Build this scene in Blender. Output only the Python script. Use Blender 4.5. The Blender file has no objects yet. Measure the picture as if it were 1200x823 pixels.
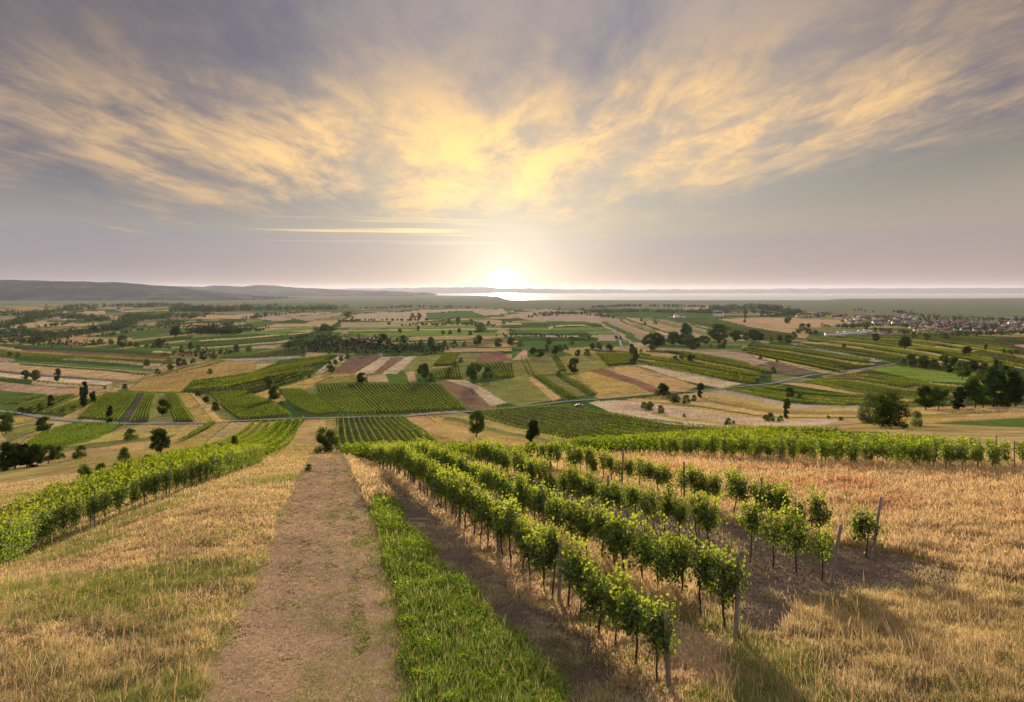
import bpy, math, os
import numpy as np
from mathutils import Vector
R = math.radians
SC = bpy.context.scene
COL = SC.collection
rng = np.random.default_rng(11)

# ------------------------------------------------------------------ camera, sky, sun, exposure
CAMZ = 100.0          # the lake lies at z = 0, the lookout 100 m above it
FPX, CX, HY = 800.0, 600.0, 341.0     # focal length, centre column and horizon row of the 1200x823 photograph
cam = bpy.data.objects.new('camera', bpy.data.cameras.new('camera')); COL.objects.link(cam)
cam.location = (0, 0, CAMZ); cam.rotation_euler = (R(90), 0, 0)
cam.data.sensor_width = 36; cam.data.lens = 24.0
cam.data.shift_y = -(411.5 - HY) / 1200.0
cam.data.clip_start = 0.1; cam.data.clip_end = 150000
SC.camera = cam

SUN_AZ, SUN_EL = -0.6, 7.0
sun = bpy.data.objects.new('sun', bpy.data.lights.new('sun', 'SUN')); COL.objects.link(sun)
sun.data.energy = 5.0; sun.data.angle = R(2.0); sun.data.color = (1.0, 0.82, 0.57)
sd = Vector((math.sin(R(SUN_AZ)) * math.cos(R(SUN_EL)), math.cos(R(SUN_AZ)) * math.cos(R(SUN_EL)), math.sin(R(SUN_EL))))
sun.rotation_euler = sd.to_track_quat('Z', 'Y').to_euler()
sun.location = (0, 0, CAMZ + 60)

SC.view_settings.view_transform = 'Standard'; SC.view_settings.look = 'None'
SC.view_settings.gamma = 1.0; SC.view_settings.exposure = 1.0
SC.view_settings.use_curve_mapping = False
SC.render.engine = 'CYCLES'
cy = SC.cycles
cy.use_denoising = True
try: cy.denoiser = 'OPENIMAGEDENOISE'
except Exception: pass
cy.max_bounces = 5; cy.diffuse_bounces = 3; cy.glossy_bounces = 2; cy.transmission_bounces = 4
cy.transparent_max_bounces = 6; cy.volume_bounces = 0; cy.sample_clamp_indirect = 4.0
cy.use_adaptive_sampling = True; cy.adaptive_threshold = 0.015

class NT:
    """small helper for building node trees"""
    def __init__(s, tree): s.t = tree; s.n = tree.nodes; s.l = tree.links
    def new(s, kind, **kw):
        n = s.n.new(kind)
        for k, v in kw.items(): setattr(n, k, v)
        return n
    def put(s, sock, v):
        if hasattr(v, 'is_output'): s.l.new(v, sock)
        elif v is not None: sock.default_value = v
    def m(s, op, a, b=None, c=None, clamp=False):
        n = s.new('ShaderNodeMath', operation=op, use_clamp=clamp)
        for i, v in enumerate((a, b, c)):
            if v is not None: s.put(n.inputs[i], v)
        return n.outputs[0]
    def ramp(s, f, stops, interp='EASE'):
        n = s.new('ShaderNodeValToRGB'); r = n.color_ramp; r.interpolation = interp
        while len(r.elements) < len(stops): r.elements.new(0.5)
        for e, (p, c) in zip(r.elements, stops):
            e.position = p; e.color = (*c, 1) if len(c) == 3 else c
        s.put(n.inputs[0], f); return n.outputs[0]
    def mix(s, f, a, b, mode='MIX'):
        n = s.new('ShaderNodeMix', data_type='RGBA', blend_type=mode); n.clamp_factor = True
        s.put(n.inputs[0], f); s.put(n.inputs[6], (*a, 1) if isinstance(a, tuple) else a); s.put(n.inputs[7], (*b, 1) if isinstance(b, tuple) else b)
        return n.outputs[2]
    def sstep(s, x, lo, hi):
        n = s.new('ShaderNodeMapRange', interpolation_type='SMOOTHSTEP')
        s.put(n.inputs[0], x); s.put(n.inputs[1], lo); s.put(n.inputs[2], hi); return n.outputs[0]
    def xyz(s, x, y, z=0.0):
        n = s.new('ShaderNodeCombineXYZ'); s.put(n.inputs[0], x); s.put(n.inputs[1], y); s.put(n.inputs[2], z); return n.outputs[0]
    def noise(s, vec, scale=1.0, detail=4.0, rough=0.5, dist=0.0):
        n = s.new('ShaderNodeTexNoise'); s.put(n.inputs['Vector'], vec)
        n.inputs['Scale'].default_value = scale; n.inputs['Detail'].default_value = detail
        n.inputs['Roughness'].default_value = rough; n.inputs['Distortion'].default_value = dist
        return n.outputs[0]

SKY_K = 6.0
def build_sky():
    w = bpy.data.worlds.new('World'); SC.world = w; w.use_nodes = True
    t = NT(w.node_tree); t.n.clear(); m = t.m
    sky = t.new('ShaderNodeTexSky', sky_type='NISHITA', sun_disc=False)
    sky.sun_elevation = R(SUN_EL); sky.sun_rotation = R(SUN_AZ); sky.altitude = 200; sky.air_density = 1.0; sky.dust_density = 0.3
    tc = t.new('ShaderNodeTexCoord'); sp = t.new('ShaderNodeSeparateXYZ'); t.put(sp.inputs[0], tc.outputs['Generated'])
    dx, dy, dz = sp.outputs
    az = m('MULTIPLY', m('ARCTAN2', dx, dy), 57.2958)
    el = m('MULTIPLY', m('ARCSINE', dz), 57.2958)
    # clear air below and between the clouds
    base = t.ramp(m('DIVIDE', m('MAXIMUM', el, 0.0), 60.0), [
        (0.0, (.21, .165, .165)), (0.03, (.27, .23, .235)), (0.065, (.29, .26, .28)), (0.085, (.35, .315, .26)), (0.16, (.33, .305, .23)), (0.26, (.21, .21, .22)), (0.45, (.26, .26, .30)), (1.0, (1.15, 1.1, 1.1))])  # last stop lifts the unseen overhead sky, added as ground fill
    warmr = t.sstep(az, 8.0, 34.0)
    low = m('SUBTRACT', 1.0, t.sstep(el, 1.0, 12.0))
    base = t.mix(m('MULTIPLY', warmr, 0.65), base, t.mix(low, (.235, .215, .15), (.34, .25, .235)))
    cool = t.sstep(m('MULTIPLY', az, -1.0), 12.0, 34.0)
    base = t.mix(m('MULTIPLY', cool, 0.6), base, t.mix(low, (.20, .205, .22), (.23, .205, .24)))
    # cloud sheet on a high plane, so that its streaks run together over the sun
    k = m('DIVIDE', 1.0, m('ADD', m('MAXIMUM', dz, 0.0), 0.07))
    px, py = m('MULTIPLY', dx, k), m('MULTIPLY', dy, k)
    warp = t.noise(t.xyz(m('MULTIPLY', px, .8), m('MULTIPLY', py, .5), 9.0), 1.0, 3, .5)
    qx = m('ADD', px, m('MULTIPLY', m('SUBTRACT', warp, .5), .55)); qy = m('ADD', py, m('MULTIPLY', px, .12))
    big = t.noise(t.xyz(m('MULTIPLY', qx, 0.75), m('MULTIPLY', qy, 0.32), 3.3), 1.0, 4, .55)
    med = t.noise(t.xyz(m('MULTIPLY', qx, 2.0), m('MULTIPLY', qy, 0.75), 7.1), 1.0, 8, .60, .25)
    fin = t.noise(t.xyz(m('MULTIPLY', qx, 5.5), m('MULTIPLY', qy, 2.2), 1.7), 1.0, 9, .7, .4)
    edge = m('ADD', 3.3, m('ADD', m('MULTIPLY', m('MAXIMUM', m('SUBTRACT', az, 6.0), 0.0), 0.17), m('MULTIPLY', m('MAXIMUM', m('MULTIPLY', az, -1.0), 0.0), 0.07)))
    rel = m('SUBTRACT', el, edge)
    cover = t.sstep(rel, -2.2, 5.8)
    tex = m('ADD', m('ADD', m('MULTIPLY', big, .50), m('MULTIPLY', med, .70)), m('MULTIPLY', fin, .28))
    tex = m('SUBTRACT', m('MULTIPLY', m('SUBTRACT', tex, .74), 2.6), -.5)          # about 0..1
    dens = t.sstep(m('ADD', tex, m('MULTIPLY', m('SUBTRACT', cover, 1.0), 0.85)), -0.1, 0.95)
    gaz = m('EXPONENT', m('MULTIPLY', -1.0, m('POWER', m('ABSOLUTE', m('DIVIDE', m('SUBTRACT', az, 4.0), 36.0)), 2.0)))
    gel = m('EXPONENT', m('MULTIPLY', -1.0, m('POWER', m('ABSOLUTE', m('DIVIDE', m('SUBTRACT', el, m('ADD', 10.8, m('MULTIPLY', m('MAXIMUM', az, 0.0), .08))), 7.0)), 2.0)))
    under = t.sstep(rel, 4.5, -.5)                       # lit lower rim of the sheet
    gtex = t.sstep(m('ADD', m('MULTIPLY', med, .55), m('MULTIPLY', fin, .45)), .40, .60)
    gold = m('MULTIPLY', m('MAXIMUM', m('MULTIPLY', gaz, gel), m('MULTIPLY', under, .62)), m('ADD', .34, m('MULTIPLY', gtex, .80)), clamp=True)
    side = t.sstep(m('ABSOLUTE', m('ADD', az, -5.0)), 8.0, 38.0); high = t.sstep(el, 9.0, 21.0)
    gapc = t.mix(side, t.mix(high, (.33, .31, .29), (.175, .17, .22)), (.10, .097, .14))
    body = t.mix(side, t.mix(high, (.46, .37, .27), (.33, .285, .27)), t.mix(high, (.26, .215, .195), (.155, .135, .14)))
    body = t.mix(t.sstep(el, 28.0, 60.0), body, (1.15, 1.08, 1.05)); gapc = t.mix(t.sstep(el, 28.0, 60.0), gapc, (.95, .95, 1.0))  # unseen overhead clouds and gaps brightened to fill-light the ground
    ccol = t.mix(gold, body, t.mix(gel, (.66, .42, .21), (1.0, .62, .23)))
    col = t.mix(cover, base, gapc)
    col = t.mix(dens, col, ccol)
    # thin golden bars low over the horizon
    bars = t.noise(t.xyz(m('MULTIPLY', az, .05), m('MULTIPLY', el, 2.6), 5.0), 1.0, 3, .5)
    bmask = m('MULTIPLY', m('EXPONENT', m('MULTIPLY', -1.0, m('POWER', m('ABSOLUTE', m('DIVIDE', m('SUBTRACT', el, 5.0), .9)), 2.0))), m('EXPONENT', m('MULTIPLY', -1.0, m('POWER', m('ABSOLUTE', m('DIVIDE', m('ADD', az, 9.0), 11.0)), 4.0))))
    col = t.mix(m('MULTIPLY', m('MULTIPLY', bmask, t.sstep(bars, .55, .68)), .8), col, (.85, .62, .28))
    # the sun behind thin vapour at the horizon
    s0 = (math.sin(R(SUN_AZ)) * math.cos(R(.22)), math.cos(R(SUN_AZ)) * math.cos(R(.22)), math.sin(R(.22)))
    dot = m('ADD', m('ADD', m('MULTIPLY', dx, s0[0]), m('MULTIPLY', dy, s0[1])), m('MULTIPLY', dz, s0[2]))
    ang = m('MULTIPLY', m('ARCCOSINE', m('MINIMUM', dot, 1.0)), 57.2958)
    g1 = m('EXPONENT', m('MULTIPLY', -1.0, m('POWER', m('DIVIDE', ang, .95), 2.0)))
    g2 = m('EXPONENT', m('MULTIPLY', -1.0, m('POWER', m('DIVIDE', ang, 5.2), 1.3)))
    g3 = m('EXPONENT', m('MULTIPLY', -1.0, m('POWER', m('DIVIDE', ang, 14.0), 2.0)))
    def add(c, f, rgb):
        n = t.new('ShaderNodeVectorMath', operation='MULTIPLY_ADD')
        v = t.xyz(f, f, f); t.put(n.inputs[0], v); n.inputs[1].default_value = rgb; t.put(n.inputs[2], c); return n.outputs[0]
    col = add(add(add(col, g1, (2.8, 2.6, 2.1)), g2, (.58, .49, .36)), g3, (.15, .115, .06))
    # ground glow below the horizon stays dim
    col = t.mix(t.sstep(el, 0.0, -4.0), col, (.12, .10, .08))
    # clear Nishita air plus the cloud sheet, through one background
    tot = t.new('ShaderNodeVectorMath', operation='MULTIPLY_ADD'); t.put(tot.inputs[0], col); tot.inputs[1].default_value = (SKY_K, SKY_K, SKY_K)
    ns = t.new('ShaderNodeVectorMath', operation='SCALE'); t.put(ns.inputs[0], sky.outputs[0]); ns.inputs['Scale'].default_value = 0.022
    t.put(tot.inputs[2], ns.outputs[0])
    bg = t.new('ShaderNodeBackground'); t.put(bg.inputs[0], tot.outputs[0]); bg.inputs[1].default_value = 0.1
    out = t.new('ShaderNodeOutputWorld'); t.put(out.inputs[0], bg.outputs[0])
    w.cycles.sampling_method = 'MANUAL'; w.cycles.sample_map_resolution = 1024
build_sky()

# ------------------------------------------------------------------ helpers
def tag(o, label, cat, group=None, kind=None):
    o['label'] = label; o['category'] = cat
    if group: o['group'] = group
    if kind: o['kind'] = kind
    return o

def empty(name, loc=(0, 0, 0), rz=0.0):
    o = bpy.data.objects.new(name, None); COL.objects.link(o)
    o.location = loc; o.rotation_euler = (0, 0, rz); o.empty_display_size = 0.3
    return o

def mesh_np(name, V, F, mat=None, col=None, smooth=False, parent=None, link=True):
    """V (n,3), F (m,k) of one polygon size or a list of such arrays; col (n,3) becomes the point colour 'tint'"""
    Fs = F if isinstance(F, list) else [F]
    Fs = [np.asarray(f, dtype=np.int32) for f in Fs if len(f)]
    me = bpy.data.meshes.new(name)
    V = np.ascontiguousarray(V, dtype=np.float32)
    me.vertices.add(len(V)); me.vertices.foreach_set('co', V.ravel())
    tot = np.concatenate([np.full(len(f), f.shape[1], dtype=np.int32) for f in Fs])
    loops = np.concatenate([f.ravel() for f in Fs])
    me.loops.add(len(loops)); me.loops.foreach_set('vertex_index', loops)
    me.polygons.add(len(tot)); st = np.concatenate([[0], np.cumsum(tot)[:-1]]).astype(np.int32)
    me.polygons.foreach_set('loop_start', st); me.polygons.foreach_set('loop_total', tot)
    if smooth: me.polygons.foreach_set('use_smooth', np.ones(len(tot), dtype=bool))
    me.update(calc_edges=True)
    if col is not None:
        a = me.color_attributes.new('tint', 'FLOAT_COLOR', 'POINT')
        c = np.ones((len(V), 4), dtype=np.float32); c[:, :3] = col
        a.data.foreach_set('color', c.ravel())
    for mm in (mat if isinstance(mat, (list, tuple)) else [mat]):
        if mm: me.materials.append(mm)
    if not link: return me
    o = bpy.data.objects.new(name, me); COL.objects.link(o)
    if parent: o.parent = parent
    return o

class MB:
    """collects pieces into one mesh"""
    def __init__(s): s.V = []; s.F = {}; s.C = []; s.n = 0
    def add(s, V, F, c=None):
        V = np.asarray(V, dtype=float).reshape(-1, 3); F = np.asarray(F, dtype=int)
        s.V.append(V); s.F.setdefault(F.shape[1], []).append(F + s.n)
        s.C.append(np.broadcast_to(np.asarray(c if c is not None else (1, 1, 1), dtype=float), (len(V), 3))); s.n += len(V)
    def tube(s, pts, rad, seg=7, c=None, cap=True):
        pts = np.asarray(pts, dtype=float); n = len(pts); rad = np.broadcast_to(np.asarray(rad, dtype=float), (n,))
        V = []; 
        for i in range(n):
            d = pts[min(i + 1, n - 1)] - pts[max(i - 1, 0)]; d /= np.linalg.norm(d) + 1e-9
            a = np.cross(d, (0, 1, 0) if abs(d[1]) < .9 else (1, 0, 0)); a /= np.linalg.norm(a); b = np.cross(d, a)
            th = np.arange(seg) / seg * 2 * math.pi
            V.append(pts[i] + rad[i] * (np.cos(th)[:, None] * a + np.sin(th)[:, None] * b))
        V = np.concatenate(V); F = []
        for i in range(n - 1):
            for j in range(seg):
                F.append((i * seg + j, i * seg + (j + 1) % seg, (i + 1) * seg + (j + 1) % seg, (i + 1) * seg + j))
        s.add(V, F, c)
        if cap:
            s.F.setdefault(seg, []).append(np.array([[s.n - seg + j for j in range(seg)]]))
    def box(s, lo, hi, c=None):
        x0, y0, z0 = lo; x1, y1, z1 = hi
        s.add([(x0, y0, z0), (x1, y0, z0), (x1, y1, z0), (x0, y1, z0), (x0, y0, z1), (x1, y0, z1), (x1, y1, z1), (x0, y1, z1)],
              [(0, 3, 2, 1), (4, 5, 6, 7), (0, 1, 5, 4), (1, 2, 6, 5), (2, 3, 7, 6), (3, 0, 4, 7)], c)
    def build(s, name, mat, parent=None, smooth=False, tint=True):
        return mesh_np(name, np.concatenate(s.V), [np.concatenate(v) for v in s.F.values()], mat, np.concatenate(s.C) if tint else None, smooth, parent)

LEAF6 = np.array([(-.5, 0), (-.22, .42), (.2, .4), (.55, 0), (.2, -.4), (-.22, -.42)])
LEAF4 = np.array([(-.5, 0), (.05, .42), (.55, 0), (.05, -.42)])
def unit(v): return v / (np.linalg.norm(v, axis=-1, keepdims=True) + 1e-9)
def leaves(Cn, size, nrm=None, six=False, jit=0.9, col=None, seed=0):
    """leaf-shaped faces at the centres Cn, facing nrm with jitter -> V, F, C"""
    r = np.random.default_rng(seed); n = len(Cn)
    N = r.normal(size=(n, 3))
    if nrm is not None: N = unit(N) * jit + nrm
    N = unit(N); T = unit(np.cross(N, r.normal(size=(n, 3)))); B = np.cross(N, T)
    sh = LEAF6 if six else LEAF4; k = len(sh); size = np.broadcast_to(size, (n,))
    V = Cn[:, None, :] + size[:, None, None] * (sh[None, :, 0:1] * T[:, None, :] + sh[None, :, 1:2] * B[:, None, :])
    if six: V = V + (size[:, None, None] * .16) * np.abs(sh[None, :, 1:2]) * N[:, None, :]
    F = np.arange(n * k).reshape(n, k)
    C = None if col is None else np.repeat(col, k, axis=0)
    return V.reshape(-1, 3), F, C

# value noise in numpy
_H = np.random.default_rng(5).random((256, 256))
def vnoise(x, y):
    xi = np.floor(x).astype(int); yi = np.floor(y).astype(int); fx = x - xi; fy = y - yi
    fx = fx * fx * (3 - 2 * fx); fy = fy * fy * (3 - 2 * fy)
    g = lambda a, b: _H[a & 255, b & 255]
    return (g(xi, yi) * (1 - fx) + g(xi + 1, yi) * fx) * (1 - fy) + (g(xi, yi + 1) * (1 - fx) + g(xi + 1, yi + 1) * fx) * fy
def fbm(x, y, o=4):
    s = 0; a = .5
    for i in range(o): s = s + a * vnoise(x + 17.3 * i, y + 9.1 * i); x = x * 2.03; y = y * 2.03; a *= .5
    return s / (1 - .5 ** o)

# ------------------------------------------------------------------ the terrain as a height function
def pchip(x, y, q):
    h = np.diff(x); d = np.diff(y) / h; m = np.zeros(len(x)); m[0], m[-1] = d[0], d[-1]
    for i in range(1, len(x) - 1):
        if d[i - 1] * d[i] > 0:
            w1, w2 = 2 * h[i] + h[i - 1], h[i] + 2 * h[i - 1]; m[i] = (w1 + w2) / (w1 / d[i - 1] + w2 / d[i])
    i = np.clip(np.searchsorted(x, q) - 1, 0, len(x) - 2); t = (q - x[i]) / h[i]
    return (2*t**3 - 3*t**2 + 1) * y[i] + (t**3 - 2*t**2 + t) * h[i] * m[i] + (-2*t**3 + 3*t**2) * y[i+1] + (t**3 - t**2) * h[i] * m[i+1]
# slope of the sight line (in 1/800) against distance along five headings
PROF = {
 -.75: [(34, 652), (60, 606), (100, 575), (150, 556), (200, 535), (270, 508), (350, 485), (500, 456), (800, 425), (1500, 391), (3000, 366), (7270, 352)],
 -.375: [(32, 600), (45, 563), (60, 551), (80, 541), (100, 536), (150, 527), (200, 514), (270, 491), (350, 468), (450, 447), (600, 426), (800, 409), (1200, 391), (2000, 375), (4000, 360), (7270, 352)],
 0.0: [(32, 600), (45, 555), (60, 546), (90, 532.5), (150, 530), (200, 512), (270, 489), (350, 464), (450, 440), (600, 417), (800, 401), (1200, 387), (2000, 373), (4000, 359), (7270, 352)],
 .375: [(24, 651), (46, 553), (70, 527), (100, 516), (150, 506), (200, 497), (270, 478), (350, 460), (450, 443), (600, 421), (800, 405), (1200, 388), (2000, 374), (4000, 360), (7270, 352)],
 .75: [(24, 651), (46, 553), (80, 522), (120, 507), (160, 496), (213, 478), (270, 465), (350, 450), (450, 438), (600, 423), (800, 408), (1200, 393), (1500, 387), (2500, 372), (7270, 352)],
}
LY = np.linspace(math.log(10), math.log(60000), 700)
UC = np.array([-.75, -.375, 0, .375, .75])
_D = []
for u in UC:
    P = PROF[u]; Ys = np.array([10., 13., 18.] + [p[0] for p in P] + [12000., 70000.])
    Ds = np.array([6.15 + .131 * 10, 6.15 + .131 * 13, 6.15 + .131 * 18] + [(p[1] - HY) / FPX * p[0] for p in P] + [100.8, 100.8])
    _D.append(pchip(np.log(Ys), Ds, LY))
_D = np.array(_D)
UG = np.linspace(-.95, .95, 191)
TAB = np.array([pchip(UC, _D[:, i], np.clip(UG, -.75, .75)) for i in range(len(LY))]).T     # [u, logY]
for _ in range(14):   # soften creases
    TAB[:, 1:-1] = .25 * TAB[:, :-2] + .5 * TAB[:, 1:-1] + .25 * TAB[:, 2:]
def drop(X, Y):
    X = np.asarray(X, float); Y = np.asarray(Y, float)
    Yc = np.clip(Y, 10.001, 59000); u = np.clip(X / Yc, -.949, .949)
    a = (u + .95) / 1.9 * (len(UG) - 1); b = (np.log(Yc) - LY[0]) / (LY[-1] - LY[0]) * (len(LY) - 1)
    i = np.clip(a.astype(int), 0, len(UG) - 2); j = np.clip(b.astype(int), 0, len(LY) - 2); fa = a - i; fb = b - j
    d = (TAB[i, j] * (1 - fa) + TAB[i + 1, j] * fa) * (1 - fb) + (TAB[i, j + 1] * (1 - fa) + TAB[i + 1, j + 1] * fa) * fb
    d = np.where(Y < 10, np.maximum(6.15 + .131 * Y, 3.0), d)
    # low knoll in the middle distance, gentle swells, and lumps underfoot
    d = d - 15 * np.exp(-((X + 155 + .1 * (Y - 720)) / 75) ** 2 - ((Y - 735) / 60) ** 2)
    amp = np.clip((Y - 120) / 250, 0, 1) * np.clip((6000 - Y) / 2000, 0, 1)
    d = d + amp * (fbm(X / 170 + 40, Y / 170 + 11, 2) - .5) * 5.0
    d = d + np.clip((70 - Y) / 30, 0, 1) * (fbm(X / 1.7 + 9, Y / 1.7 + 3, 3) - .5) * .16
    return d
def gz(X, Y): return CAMZ - drop(X, Y)
QY = np.exp(np.linspace(math.log(10.2), math.log(12000), 1600))
_LX = np.arange(-60, 1262, 2.0); _LP = np.arange(344, 872, .5)
def _lut():
    u = (_LX - CX) / FPX; row = HY + FPX * drop(u[:, None] * QY[None], np.broadcast_to(QY, (len(u), len(QY)))) / QY[None]
    cm = np.minimum.accumulate(row, axis=1) - np.arange(len(QY)) * 1e-7
    return np.array([np.interp(-_LP, -cm[k], np.log(QY)) for k in range(len(u))])
_LUT = _lut()
def at(px, py):
    """ground points seen at the photograph's pixels"""
    px = np.atleast_1d(np.asarray(px, float)); py = np.atleast_1d(np.asarray(py, float))
    a = np.clip((px + 60) / 2, 0, len(_LX) - 1.001); b = np.clip((py - 344) * 2, 0, len(_LP) - 1.001); i = a.astype(int); j = b.astype(int); fa = a - i; fb = b - j
    f0 = _LUT[i, j] * (1 - fb) + _LUT[i, j + 1] * fb; f1 = _LUT[i + 1, j] * (1 - fb) + _LUT[i + 1, j + 1] * fb
    Y = np.exp(np.where(np.abs(f1 - f0) < .15, f0 * (1 - fa) + f1 * fa, np.where(fa < .5, f0, f1))); X = (px - CX) / FPX * Y
    return np.stack([X, Y, gz(X, Y)], 1)
def at1(px, py): return at([px], [py])[0]
def poly_xy(pts): return at([p[0] for p in pts], [p[1] for p in pts])
def resample(P, step):
    P = np.asarray(P, float); L = np.concatenate([[0], np.cumsum(np.linalg.norm(np.diff(P[:, :2], axis=0), axis=1))])
    n = max(2, int(L[-1] / step) + 1); q = np.linspace(0, L[-1], n)
    X = np.interp(q, L, P[:, 0]); Y = np.interp(q, L, P[:, 1]); return np.stack([X, Y, gz(X, Y)], 1)
def pix(X, Y, Z): return CX + FPX * X / np.maximum(Y, .1), HY + FPX * (CAMZ - Z) / np.maximum(Y, .1)
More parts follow.
